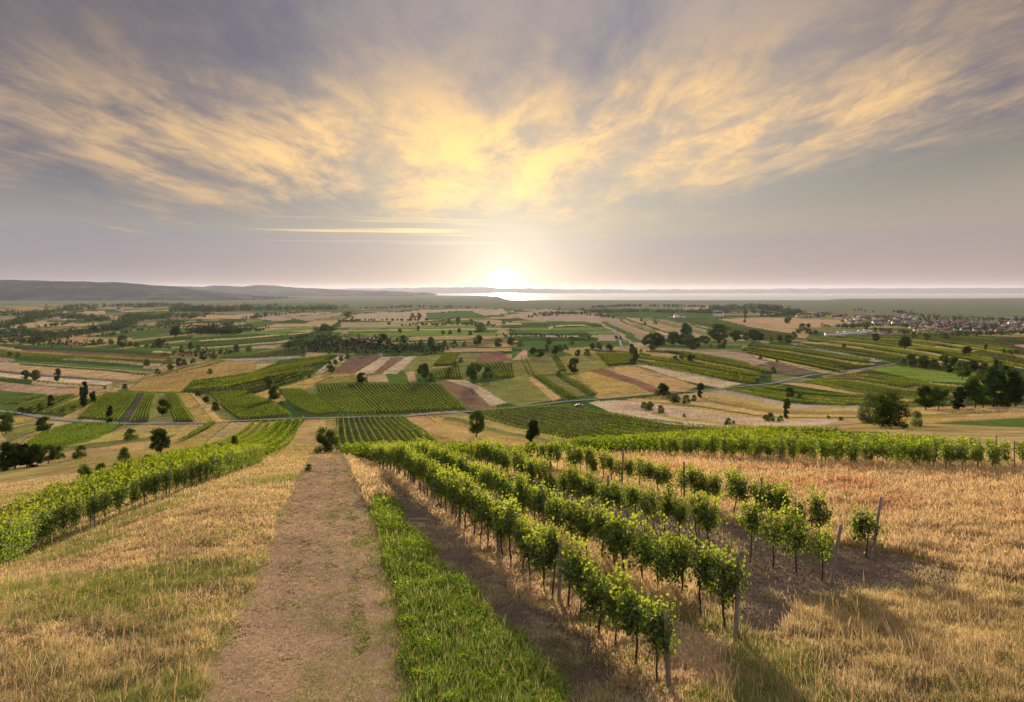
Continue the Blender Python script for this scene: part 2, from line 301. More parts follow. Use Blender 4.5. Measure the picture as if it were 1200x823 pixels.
# ------------------------------------------------------------------ fields: what covers the ground, traced parcel by parcel
CROP = dict(rowsoil=(.060, .056, .028), straw=(.39, .275, .185), pale=(.46, .36, .26), tan=(.44, .30, .15), ochre=(.36, .26, .095), meadow=(.21, .20, .07), green=(.085, .135, .03),
            dark=(.05, .085, .025), brown=(.21, .13, .095), red=(.24, .12, .09), soil=(.115, .08, .06), bright=(.17, .23, .045), reed=(.15, .155, .085),
            grey=(.30, .28, .27), dry=(.42, .29, .13), mown=(.44, .285, .175), clover=(.07, .13, .02), mixed=(.24, .20, .075))
def P(s):
    L = [tuple(float(v) for v in q.split(',')) for q in s.split()]
    return [(x + 16 * math.sin(y * 7.3) if x == 600 and y < 425 else x, y) for x, y in L]
FIELDS = """
ochre 0,500 345,500 345,545 330,560 0,660
reed 380,352 600,351 640,353 960,353 985,351 1200,350 1200,371 1100,372 960,366 800,364 600,362 480,364 380,362
green 290,356 380,355 420,362 330,368 250,362
tan 8,364 77,364 77,367 10,367
tan 90,366 124,365 124,368 90,369
tan 103,374 160,369 165,371 150,374 106,376
tan 3,383 45,377 112,379 116,382 60,383 20,385
tan 40,398 72,395 155,397 150,400 80,402 40,400
green 45,388 78,384 84,386 50,391
green 120,387 145,381 175,382 140,388
green 115,396 135,391 200,383 200,391 165,396
tan 0,402 60,405 125,410 200,412 200,414 125,412 60,408 0,405
green 0,404 60,406 140,409 132,412 60,411 0,407
tan 0,407 60,412 140,414 130,416 60,413 0,410
red 126,413 200,414 262,416 250,419 200,418 120,416
green 0,410 60,415 200,418 206,427 120,428 60,424 0,418
straw 0,419 60,426 150,430 205,429 210,433 180,438 130,434 60,428 0,423
straw 0,424 30,424 60,428 130,434 174,439 160,446 95,443 0,440
brown 15,441 95,444 150,446 148,448 60,446
meadow 90,447 150,450 150,454 110,452
dark 0,443 70,450 140,454 140,456 60,454 0,447
straw 0,448 70,455 140,457 138,462 75,465 40,462 0,458
green 0,459 55,463 45,467 20,476 0,478
green 0,478 40,470 85,462 90,466 60,482 30,487 0,490
ochre 38,486 100,463 124,461 118,466 85,480 48,490
green 45,486 95,470 118,465 100,478 75,489
tan 70,493 86,480 124,460 130,463 110,478 92,493
green 90,492 125,461 162,461 138,495
soil 141,496 163,462 169,462 151,497
green 152,497 171,461 182,462 178,480 172,497
meadow 173,497 182,462 194,462 204,496
green 205,496 194,461 207,461 228,496
ochre 226,496 206,461 222,461 256,497
tan 254,497 224,461 232,461 272,492 272,497
meadow 262,492 232,462 248,461 290,494
tan 0,490 20,484 45,487 92,493 75,500 30,515 0,520
ochre 10,487 40,487 45,494 15,498
tan 30,515 100,492 140,496 240,497 230,505 200,520 160,530 60,545 0,550
meadow 0,505 40,497 48,502 10,518
bright 20,530 50,508 90,496 135,496 147,499 115,515 75,525
ochre 120,523 160,500 180,499 150,522
tan 160,515 180,498 237,497 205,520 180,530
green 208,521 246,497 252,497 235,508
ochre 237,510 254,497 272,497 245,515
tan 240,520 272,495 300,494 310,496 270,522
ochre 270,523 308,496 328,494 290,522
green 290,523 328,494 355,491 357,495 320,525
tan 318,540 358,492 378,492 370,540
tan 0,565 130,548 200,545 205,552 100,568 0,580
ochre 150,458 168,445 222,430 250,423 300,422 300,436 225,446 212,460
green 256,420 345,408 361,408 357,417 300,420
grey 263,421 290,420 353,417 340,421 280,423
dark 215,460 226,447 300,436 330,424 395,415 372,436 340,446 300,455 270,460
pale 368,438 395,418 406,417 392,429 377,438
brown 390,438 410,418 448,416 440,424 420,439
pale 414,439 447,418 459,418 437,438
brown 436,438 460,419 473,418 450,438
pale 447,438 475,418 487,417 475,430 465,438
meadow 468,437 488,417 519,416 505,430
green 507,430 522,414 538,414 530,429
meadow 531,428 540,414 562,414 556,428
red 556,427 562,414 600,412 602,424
ochre 230,478 300,461 340,452 375,440 420,438 432,442 392,443 362,454 330,470 300,478
meadow 368,451 385,443 420,441 424,448 375,453
straw 430,441 453,438 458,449 432,451
green 453,439 478,436 480,447 457,449
straw 475,436 484,434 488,446 480,448
green 503,437 538,428 541,445 505,447
meadow 537,430 568,425 573,441 543,446
green 565,427 600,424 602,444 585,445
green 246,461 285,459 318,470 342,488 335,494 280,494 265,480
green 327,457 350,456 375,468 395,486 370,489 342,475
green 370,451 400,449 480,448 520,450 550,478 540,483 440,488 400,485 378,470
green 518,450 526,450 556,478 548,480
brown 512,449 526,446 552,455 582,478 560,481 545,475
pale 523,446 545,446 566,455 593,472 575,476 553,455
meadow 555,450 600,444 640,470 610,476 592,472 566,455
green 395,489 470,488 492,505 525,535 440,545 400,538
tan 472,487 495,484 545,520 560,540 530,535 495,505
ochre 495,484 535,482 600,500 680,520 640,532 560,535 545,520
soil 390,489 397,489 402,538 392,530
ochre 375,492 392,490 394,512 375,515
meadow 600,445 618,438 650,468 628,472
tan 618,443 626,441 660,466 648,470
green 625,441 634,440 676,466 664,470
meadow 634,440 652,440 690,462 676,466
green 650,440 660,438 702,463 692,466
meadow 590,425 648,415 662,436 620,439 600,443
meadow 650,420 700,414 714,430 690,436 665,437
green 698,414 740,413 746,428 712,430
ochre 664,442 695,434 752,455 772,462 702,467 682,456
red 688,434 716,432 775,456 770,463 738,448
tan 705,432 746,430 816,453 800,459 782,459 740,443
pale 744,428 780,430 871,450 845,455 800,446
dark 745,425 750,413 800,412 905,432 905,452 871,450 800,436
tan 757,413 785,416 815,428 790,424 765,418
tan 665,407 700,408 760,410 800,418 900,428 900,431 800,423 740,412
ochre 733,469 860,455 905,466 905,502 820,498
tan 692,471 735,469 800,485 905,502 895,506 780,497 720,486
pale 690,472 700,470 790,492 895,503 890,506 780,497 718,485
tan 733,468 765,467 820,480 900,495 900,500 820,492
green 850,457 900,450 1000,465 1070,472 1000,478 900,472
green 600,478 660,475 720,487 800,500 892,506 980,510 1100,512 1100,530 900,535 640,532 680,518 600,500 560,482
ochre 560,484 600,490 700,516 680,521 620,510
dark 880,400 940,400 1055,418 1110,436 1060,426 985,436 900,420 870,410
dark 930,396 1200,395 1200,478 1100,478 900,472 900,455 985,440 1050,427 1000,410
ochre 900,473 985,478 1060,477 1200,476 1200,490 1060,497 960,505 900,505
tan 900,482 1000,484 1060,480 1100,486 960,500 900,500
tan 1050,485 1200,478 1200,486 1060,492
tan 880,415 900,420 985,433 978,436 890,421
grey 925,403 935,403 1035,423 1025,424
tan 960,401 985,403 1012,408 985,407
tan 1038,400 1075,402 1120,409 1148,411 1125,414 1075,405
tan 1028,402 1060,407 1112,417 1090,417
tan 1150,423 1200,430 1200,433 1160,427
tan 1188,404 1200,404 1200,408
bright 1018,433 1052,428 1100,434 1182,452 1190,460 1130,449 1085,446
brown 963,441 995,440 1082,455 1060,457
tan 912,449 945,449 1030,463 1000,462
tan 900,461 950,465 1072,467 1070,470 960,469
brown 870,432 905,424 960,436 930,440
tan 840,374 900,372 980,375 1000,378 960,384 900,385
tan 850,377 880,376 950,390 945,397 900,389
green 800,375 838,374 890,386 935,393 900,400 860,392 830,384
straw 700,374 720,372 760,392 735,396
straw 725,376 740,374 790,393 768,395
straw 752,377 770,376 828,394 800,395
straw 790,378 805,378 830,387 815,388
green 722,376 728,374 752,392 746,393
green 745,377 750,376 772,388 768,390
straw 735,394 765,394 757,408 738,408
green 690,363 790,364 840,369 760,373 725,370
tan 800,360 832,359 830,362 800,364
straw 600,370 640,362 700,370 735,382 745,394 725,392 700,380 640,378
green 640,377 690,378 710,382 640,381
green 600,397 730,399 735,406 600,408
bright 688,388 718,387 720,391 690,392
dark 610,384 700,382 690,398 612,399
straw 702,392 726,393 722,400 700,400
tan 612,381 712,382 712,383 612,383
straw 600,410 618,411 618,421 598,423
dark 330,404 352,395 378,392 410,397 440,403 520,405 520,413 430,415 340,412
green 330,408 345,398 440,404 440,410
straw 420,368 520,362 590,362 600,368 480,378 400,375
straw 400,378 500,378 560,382 500,385 400,386
green 500,368 550,365 570,372 500,374
green 400,385 470,384 480,388 400,390
straw 400,386 470,386 460,389 400,390
bright 400,391 520,387 600,392 520,394 400,394
straw 400,395 440,394 440,398 400,398
green 470,392 600,394 600,400 470,398
tan 540,388 600,387 600,392 560,392
straw 220,368 280,369 330,367 395,366 330,376 300,374 230,374
tan 225,374 245,368 285,371 270,374
red 200,370 240,368 220,374 200,375
green 300,385 370,382 360,389 290,391
bright 285,389 330,390 345,393 290,391
straw 225,397 260,401 330,406 320,409 250,405
tan 300,384 340,384 370,387 360,389 320,388
straw 335,372 400,366 400,370 360,376
green 200,404 260,404 330,399 330,401 250,408
"""
RW, RH, RS = 1200, 490, 2       # raster of the photograph's ground half, two samples per pixel
RAST = np.zeros((RH * RS, RW * RS, 3), np.float32); RMASK = np.zeros((RH * RS, RW * RS), bool)
def fill(pts, soft=None):
    """mask of a polygon given in photograph pixels (rows from 340 on)"""
    p = np.asarray(pts, float); x = p[:, 0] * RS; y = (p[:, 1] - 340) * RS
    y0, y1 = max(0, int(y.min())), min(RH * RS - 1, int(y.max()) + 1); xs = []
    for r in range(y0, y1 + 1):
        c = r + .5; q = []
        for i in range(len(x)):
            j = (i + 1) % len(x)
            if (y[i] <= c) != (y[j] <= c): q.append(x[i] + (c - y[i]) / (y[j] - y[i]) * (x[j] - x[i]))
        q.sort()
        for a, b in zip(q[::2], q[1::2]):
            a, b = max(0, int(round(a))), min(RW * RS, int(round(b)))
            if b > a: yield r, a, b
frs = np.random.default_rng(3)
for ln in FIELDS.strip().splitlines():
    k, rest = ln.split(' ', 1); PG = P(rest)
    if frs.random() < .75 and k not in ('reed', 'grey'):        # grassy margin round the parcel
        mc = np.array(CROP[('meadow', 'dark', 'green', 'ochre')[frs.integers(4)]]) * frs.uniform(.6, 1.0); cxm = np.mean(PG, 0)
        for q in ([(x, y - .7) for x, y in PG], [(x, y + .7) for x, y in PG]):
            for r, a, b in fill(q): RAST[r, max(0, a - 1):b + 1] = mc; RMASK[r, max(0, a - 1):b + 1] = True
    c = np.array(CROP[k]) * frs.uniform(.88, 1.1) * frs.uniform(.95, 1.05, 3)
    for r, a, b in fill(P(rest)): RAST[r, a:b] = c; RMASK[r, a:b] = True
PATCHES = [   # vineyards: left edge, right edge (near to far), number of rows
 ('440,544 405,536 396,512 396,490', '545,536 520,528 497,508 470,489', 14, 'mid'),
 ('400,485 385,474 372,462 370,452', '440,487 424,472 408,460 402,450', 10, 'mid'),
 ('440,486 424,470 410,458 404,450', '546,480 535,470 522,458 515,450', 26, 'mid'),
 ('370,488 352,480 338,470 328,457', '394,485 380,474 365,464 350,457', 10, 'mid'),
 ('284,493 270,484 258,474 247,462', '341,488 325,477 305,468 286,460', 15, 'mid'),
 ('290,522 310,510 327,495', '323,524 345,508 356,492', 7, 'mid'),
 ('92,491 107,476 125,462', '137,494 150,478 161,462', 13, 'mid'),
 ('153,496 162,479 171,462', '173,496 177,478 182,462', 6, 'mid'),
 ('206,495 199,478 194,462', '228,495 216,478 207,462', 7, 'mid'),
 ('210,520 232,506 247,497', '235,507 244,503 252,497', 3, 'mid'),
 ('22,529 52,508 92,497', '78,524 115,514 146,499', 14, 'mid'),
 ('45,486 70,477 95,470', '76,488 100,477 117,466', 7, 'mid'),
 ('2,476 20,469 50,464', '20,474 40,468 54,464', 3, 'mid'),
 ('0,489 45,470 84,463', '50,485 70,474 89,465', 5, 'mid'),
 ('560,483 600,501 680,518 760,527', '600,479 660,476 720,487 800,500', 11, 'mid'),
 ('640,531 720,530 820,526 900,523', '720,488 800,500 892,506 985,510', 9, 'mid'),
 ('508,445 504,438', '541,444 537,429', 11, 'mid'),
 ('586,444 566,428', '602,443 600,425', 8, 'mid'),
 ('508,429 522,415', '529,429 537,415', 9, 'mid'),
 ('626,440 648,455 666,469', '634,440 655,455 676,466', 4, 'mid'),
 ('651,440 672,452 692,465', '659,439 682,452 701,463', 4, 'mid'),
 ('712,429 699,415', '745,427 739,414', 14, 'mid'),
 ('620,440 615,430 611,421', '625,440 621,430 616,421', 2, 'mid'),
 ('658,436 652,427 647,418', '664,436 658,427 652,418', 3, 'mid'),
 ('880,415 940,428 985,437', '905,420 960,430 990,435', 3, 'far'),
 ('1085,397 1200,404', '1090,392 1200,396', 5, 'far'),
 ('1120,420 1200,429', '1110,410 1200,413', 8, 'far'),
 ('1052,431 1110,437 1180,452', '1060,426 1130,434 1200,448', 5, 'far'),
 ('1185,460 1200,462', '1120,436 1200,447', 6, 'far'),
 ('1100,476 1200,474', '1090,455 1200,462', 7, 'far'),
 ('218,459 260,452 330,441 395,417', '228,448 300,437 330,425 385,417', 8, 'far'),
 ('280,467 330,452 372,436', '215,460 270,455 330,440', 4, 'far'),
 ('256,420 300,415 345,409', '300,419 340,417 360,412', 5, 'far'),
 ('0,417 60,423 130,427 205,427', '0,411 60,416 130,418 200,418', 6, 'far'),
 ('0,445 70,451 140,455', '0,444 70,450 140,454', 1, 'far'),
 ('190,440 225,430 260,424', '180,443 230,433 264,424', 2, 'far'),
 ('830,384 890,395 925,402', '810,376 870,385 935,394', 5, 'far'),
 ('726,376 745,384 765,392', '735,376 755,384 771,392', 2, 'far'),
 ('440,412 330,406', '440,404 345,399', 4, 'far'),
]
for l_, r_, n_, st_ in PATCHES:
    if n_ < 3: continue
    c = np.array(CROP['rowsoil']) * frs.uniform(.8, 1.25) * (frs.uniform(.9, 1.1), 1, 1)
    for r, a, b_ in fill(P(l_) + P(r_)[::-1]): RAST[r, a:b_] = c; RMASK[r, a:b_] = True
# narrow parcels that follow the contours, split between two traced curves (left to right)
BANDS = [
 ('0,447 70,454 140,457', '0,424 60,429 130,434 174,439', 6, 'straw pale brown straw tan dark'),
 ('0,424 60,428 130,433 180,436', '0,404 60,405 140,409 205,413', 8, 'green dark straw green tan red dark'),
 ('210,412 260,410 330,403 350,398', '220,393 285,388 345,384 395,380', 10, 'green bright straw dark green dark tan'),
 ('400,399 480,402 600,400', '400,383 500,380 600,379', 10, 'straw green bright tan dark green'),
 ('600,399 650,400 700,400', '600,381 650,381 710,380', 8, 'dark green straw dark green bright'),
 ('735,402 725,392 700,378 690,372', '905,402 860,390 800,377 780,372', 15, 'straw green straw tan straw meadow'),
 ('745,426 800,438 870,450 905,452', '750,412 800,412 860,423 905,434', 8, 'V V tan V V ochre V'),
 ('870,413 940,427 985,437 1005,434', '870,399 930,404 1000,414 1055,421', 9, 'V tan V V ochre V V straw'),
 ('930,403 1000,412 1060,421 1110,436', '960,396 1040,404 1110,415 1200,434', 9, 'V V tan V V V ochre'),
 ('960,396 1040,404 1110,415 1200,434', '1040,393 1110,392 1160,397 1200,402', 11, 'V V V tan V V ochre V'),
 ('900,460 950,450 1000,462 1070,470 1100,476', '985,440 1010,438 1080,447 1150,455 1200,462', 9, 'V ochre V V tan V V'),
 ('850,459 900,469 980,478 1060,478', '900,455 960,463 1070,471 1100,476', 8, 'V V tan V V ochre'),
 ('690,472 780,494 890,504 1000,500', '770,465 860,458 930,474 1060,477', 10, 'tan ochre pale ochre meadow tan ochre'),
 ('1060,497 1120,492 1200,488', '1060,478 1120,478 1200,476', 5, 'tan ochre meadow tan'),
 ('215,460 270,455 330,440 372,436', '228,448 300,437 330,425 395,415', 7, 'V V dark V'),
 ('495,508 560,535 640,532', '495,484 540,484 600,500 690,520', 5, 'ochre tan ochre meadow'),
 ('20,515 100,500 140,498 230,499', '60,548 130,540 190,526 215,515', 6, 'tan ochre meadow tan'),
]
def along(s, q):
    p = np.array(P(s)); l = np.concatenate([[0], np.cumsum(np.hypot(*np.diff(p, axis=0).T))]); l /= l[-1]
    return np.stack([np.interp(q, l, p[:, 0]), np.interp(q, l, p[:, 1])], 1)
for A_, B_, n_, pal_ in BANDS:
    q = np.linspace(0, 1, 24); a_, b_ = along(A_, q), along(B_, q); cut = np.concatenate([[0], np.sort(frs.uniform(0, 1, n_ - 1)) * .5 + np.arange(1, n_) / n_ * .5, [1]]); pal_ = pal_.split()
    for i in range(n_):
        k = pal_[i % len(pal_)]; w0, w1 = cut[i], cut[i + 1]; q0, q1 = (frs.integers(0, 4), 24 - frs.integers(0, 4)) if frs.random() < .6 else ((0, frs.integers(13, 24)) if frs.random() < .5 else (frs.integers(0, 10), 24))
        lo = a_ * (1 - w0) + b_ * w0; hi = a_ * (1 - w1) + b_ * w1
        if k == 'V' and len(lo[q0:q1]) > 3:
            s_ = lambda L: ' '.join('%.2f,%.2f' % tuple(v) for v in L); PATCHES.append((s_(lo[q0:q1:3] * .9 + hi[q0:q1:3] * .1), s_(hi[q0:q1:3] * .85 + lo[q0:q1:3] * .15), int(frs.integers(3, 7)), 'far'))
        c = np.array(CROP['rowsoil' if k == 'V' else k]) * frs.uniform(.75, 1.2) * frs.uniform(.94, 1.06, 3)
        for r, x0, x1 in fill(list(map(tuple, lo[q0:q1])) + list(map(tuple, hi[q0:q1]))[::-1]): RAST[r, x0:x1] = c; RMASK[r, x0:x1] = True
for ln in FIELDS.strip().splitlines():          # lanes and bright strips stay on top
    k, rest = ln.split(' ', 1); PG = P(rest)
    if k in ('grey', 'bright', 'pale') or (k == 'tan' and PG[0][0] > 880 and PG[0][1] < 470):
        for r, x0, x1 in fill(PG): RAST[r, x0:x1] = np.array(CROP[k]); RMASK[r, x0:x1] = True
# ground cover of the near slope (zone numbers)
ZONES = ['left', 'path', 'clover', 'tall', 'track', 'between', 'tilled', 'golden', 'mixed', 'under']
ZPOLY = [
 ('left', '-10,830 -10,660 42,648 154,603 250,568 333,532 352,500 380,492 385,532 350,560 330,600 285,700 222,830'),
 ('golden', '1210,830 1210,556 940,548 700,538 620,540 540,545 600,590 900,650 700,830'),
 ('mixed', '700,830 1210,830 1210,690 1120,670 900,700 850,690 770,740'),
 ('path', '222,830 285,700 330,600 347,560 366,532 372,524 404,524 405,533 415,555 430,600 450,700 472,830'),
 ('tall', '404,533 440,545 450,557 467,584 467,597 440,585 431,600 418,560'),
 ('clover', '479,830 462,730 454,676 436,617 431,600 440,580 467,590 479,622 517,659 558,709 600,747 654,813 665,830'),
 ('between', '446,548 500,549 560,580 660,650 760,715 850,760 860,800 790,830 745,830 700,792 633,730 592,688 550,655 508,605 455,560'),
 ('track', '446,548 455,560 508,600 556,648 606,684 652,726 722,788 770,830 660,830 654,813 600,747 558,709 517,659 479,622 467,590 452,568'),
 ('tilled', '500,549 548,546 600,560 690,575 780,595 900,625 1010,645 1060,652 1140,672 1120,690 1000,702 940,705 930,745 880,748 850,700 760,660 690,620 620,580'),
]
ZMASK = np.full((RH * RS, RW * RS), -1, np.int8)
ZCOL = dict(left='dry', path='mown', clover='clover', tall='dry', track='soil', between='dry', tilled='soil', golden='dry', mixed='mixed')
for k, s in ZPOLY:
    for r, a, b in fill(P(s)): ZMASK[r, a:b] = ZONES.index(k); RAST[r, a:b] = CROP[ZCOL[k]]; RMASK[r, a:b] = True
# ragged edges of the near zones
def zone_at(px, py, wob=True):
    px = np.asarray(px, float); py = np.asarray(py, float)
    if wob:
        a = np.clip((py - 520) / 300, 0, 1) * 34 + 1
        px = px + (fbm(px / 55 + 3, py / 30 + 8, 5) - .5) * 2 * a
    i = np.clip(((py - 340) * RS).astype(int), 0, RH * RS - 1); j = np.clip((px * RS).astype(int), 0, RW * RS - 1)
    return i, j

# ------------------------------------------------------------------ materials
def new_mat(name):
    mt = bpy.data.materials.new(name); mt.use_nodes = True; t = NT(mt.node_tree); t.n.clear(); return mt, t
def finish(t, bsdf, disp=None):
    o = t.new('ShaderNodeOutputMaterial'); t.put(o.inputs[0], bsdf)
def leaf_mat(name, tr=0.45, warm=(1.35, 1.25, .55), vary=.35, gloss=0.0, scale=3.0):
    """thin leaf: tint colour, partly lit through from behind"""
    mt, t = new_mat(name)
    a = t.new('ShaderNodeAttribute', attribute_name='tint'); oi = t.new('ShaderNodeObjectInfo')
    g = t.new('ShaderNodeNewGeometry')
    n = t.noise(g.outputs['Position'], scale, 3, .6)
    k = t.m('MULTIPLY', t.m('ADD', 1 - vary / 2, t.m('MULTIPLY', oi.outputs['Random'], vary)), t.m('ADD', .65, t.m('MULTIPLY', n, .7)))
    c = t.mix(1.0, a.outputs[0], t.xyz(k, k, k), 'MULTIPLY')
    d = t.new('ShaderNodeBsdfDiffuse'); t.put(d.inputs[0], c)
    tl = t.new('ShaderNodeBsdfTranslucent'); t.put(tl.inputs[0], t.mix(1.0, c, tuple(warm), 'MULTIPLY'))
    mx = t.new('ShaderNodeMixShader'); mx.inputs[0].default_value = tr; t.put(mx.inputs[1], d.outputs[0]); t.put(mx.inputs[2], tl.outputs[0])
    o = mx.outputs[0]
    if gloss:
        gl = t.new('ShaderNodeBsdfGlossy'); gl.inputs['Roughness'].default_value = .5
        m2 = t.new('ShaderNodeMixShader'); m2.inputs[0].default_value = gloss; t.put(m2.inputs[1], o); t.put(m2.inputs[2], gl.outputs[0]); o = m2.outputs[0]
    finish(t, o); return mt
def solid_mat(name, col, rough=.8, var=.3, scale=6.0, bump=0.3, tint=False, stretch=(1, 1, 1), spec=.15):
    mt, t = new_mat(name); g = t.new('ShaderNodeTexCoord'); mp = t.new('ShaderNodeMapping'); t.put(mp.inputs[0], g.outputs['Object']); mp.inputs[3].default_value = stretch
    oi = t.new('ShaderNodeObjectInfo')
    n = t.noise(mp.outputs[0], scale, 5, .6); k = t.m('MULTIPLY', t.m('ADD', 1 - var, t.m('MULTIPLY', n, 2 * var)), t.m('ADD', .85, t.m('MULTIPLY', oi.outputs['Random'], .3)))
    b = t.new('ShaderNodeBsdfPrincipled'); b.inputs['Roughness'].default_value = rough; b.inputs['Specular IOR Level'].default_value = spec
    src = tuple(col)
    if tint: src = t.new('ShaderNodeAttribute', attribute_name='tint').outputs[0]
    t.put(b.inputs['Base Color'], t.mix(1.0, src, t.xyz(k, k, k), 'MULTIPLY'))
    if bump:
        bp = t.new('ShaderNodeBump'); bp.inputs['Strength'].default_value = bump; bp.inputs['Distance'].default_value = .02; t.put(bp.inputs['Height'], n); t.put(b.inputs['Normal'], bp.outputs[0])
    finish(t, b.outputs[0]); return mt
M = {}
M['vine_leaf'] = leaf_mat('vine_leaf', .55, (2.6, 2.1, .5), .35, .04, 5.0)
M['row_leaf'] = leaf_mat('row_leaf', .45, (2.1, 1.8, .45), .0, 0, .8)
M['tree_leaf'] = leaf_mat('tree_leaf', .36, (1.3, 1.4, .45), .9, 0, .6)
M['grass'] = leaf_mat('grass_blade', .4, (1.1, 1.0, .8), .0, 0, .35)
M['bark'] = solid_mat('bark', (.075, .055, .042), .9, .35, 8, .6, stretch=(1, 1, .2))
M['post'] = solid_mat('weathered_post', (.25, .22, .2), .8, .3, 9, .5, stretch=(1, 1, .12))
M['plaster'] = solid_mat('plaster', (.72, .68, .62), .8, .1, .5, 0)
M['plaster_cream'] = solid_mat('plaster_cream', (.66, .52, .32), .8, .1, .5, 0)
M['tiles'] = solid_mat('roof_tiles', (.06, .040, .04), .9, .35, 2.0, .3, spec=.02)
M['tiles_grey'] = solid_mat('roof_tiles_grey', (.09, .08, .09), .9, .25, 2.0, .3, spec=.02)
M['glass'] = solid_mat('window_glass', (.05, .06, .075), .15, .1, 1, 0)
M['steel'] = solid_mat('painted_steel', (.22, .22, .23), .6, .05, 1, 0)

def ground_mat():
    mt, t = new_mat('ground_cover'); g = t.new('ShaderNodeNewGeometry'); pos = g.outputs['Position']
    a = t.new('ShaderNodeAttribute', attribute_name='tint').outputs[0]
    sp = t.new('ShaderNodeSeparateXYZ'); t.put(sp.inputs[0], pos)
    far = t.sstep(sp.outputs[1], 60, 400)
    n1 = t.noise(pos, 6.0, 7, .7, .3); n2 = t.sstep(t.noise(pos, .4, 7, .68, .4), .25, .75); n3 = t.sstep(t.noise(pos, .05, 8, .72, .6), .28, .72); n4 = t.noise(pos, .004, 5, .6)
    k = t.m('ADD', .10, t.m('ADD', t.m('MULTIPLY', n1, .3), t.m('ADD', t.m('MULTIPLY', n2, .5), t.m('ADD', t.m('MULTIPLY', n3, .7), t.m('MULTIPLY', n4, .3)))))
    c = t.mix(1.0, a, t.xyz(k, k, k), 'MULTIPLY')
    # patches of greener or drier growth
    gsel = t.m('MULTIPLY', t.sstep(t.noise(pos, .09, 5, .68, .5), .54, .7), .4)
    c = t.mix(gsel, c, t.mix(1.0, c, (.75, 1.0, .6), 'MULTIPLY'))
    # drill lines along and across the parcels
    wv = t.new('ShaderNodeTexNoise'); t.put(wv.inputs['Vector'], t.xyz(t.m('ADD', t.m('MULTIPLY', sp.outputs[0], .9), t.m('MULTIPLY', sp.outputs[1], .33)), t.m('MULTIPLY', sp.outputs[1], .012), 0.0)); wv.inputs['Scale'].default_value = .5; wv.inputs['Detail'].default_value = 3
    kk = t.m('ADD', .5, t.m('MULTIPLY', wv.outputs[0], 1.0))
    c = t.mix(t.m('MULTIPLY', far, .8), c, t.mix(1.0, c, t.xyz(kk, kk, kk), 'MULTIPLY'))
    b = t.new('ShaderNodeBsdfDiffuse'); t.put(b.inputs[0], c); b.inputs[1].default_value = .6
    bp = t.new('ShaderNodeBump'); bp.inputs['Strength'].default_value = .8; bp.inputs['Distance'].default_value = .12
    t.put(bp.inputs['Height'], t.m('ADD', n1, t.m('MULTIPLY', t.noise(pos, 1.6, 5, .7), 1.0))); t.put(b.inputs['Normal'], bp.outputs[0])
    finish(t, b.outputs[0]); return mt
M['ground'] = ground_mat()

# ------------------------------------------------------------------ ground sheet
def default_crop(X, Y):
    """patchwork of long strip parcels where nothing was traced"""
    reg = np.floor(X / 900 + 37).astype(int) * 7 + np.floor(Y / 700).astype(int) * 13
    th = (_H[reg & 255, (reg * 3) & 255] - .5) * 1.1
    wx = X + 40 * (fbm(X / 400, Y / 400, 2) - .5); a = wx * np.cos(th) + Y * np.sin(th); b = -wx * np.sin(th) + Y * np.cos(th)
    turn = _H[(reg * 5) & 255, reg & 255] > .5
    a, b = np.where(turn, b, a), np.where(turn, a, b)
    i = np.floor(a / np.where(Y > 1500, 70, 34)).astype(int); j = np.floor(b / 330 + _H[i & 255, 3]).astype(int)
    pal = np.array([CROP[k] for k in ('straw', 'green', 'tan', 'meadow', 'green', 'dark', 'dark', 'ochre', 'green', 'brown', 'dark', 'meadow')])
    c = pal[(_H[i & 255, j & 255] * 11.99).astype(int)]
    f = np.clip((Y - 3500) / 2500, 0, 1)[:, None]
    return c * (1 - f) + np.array(CROP['reed']) * f
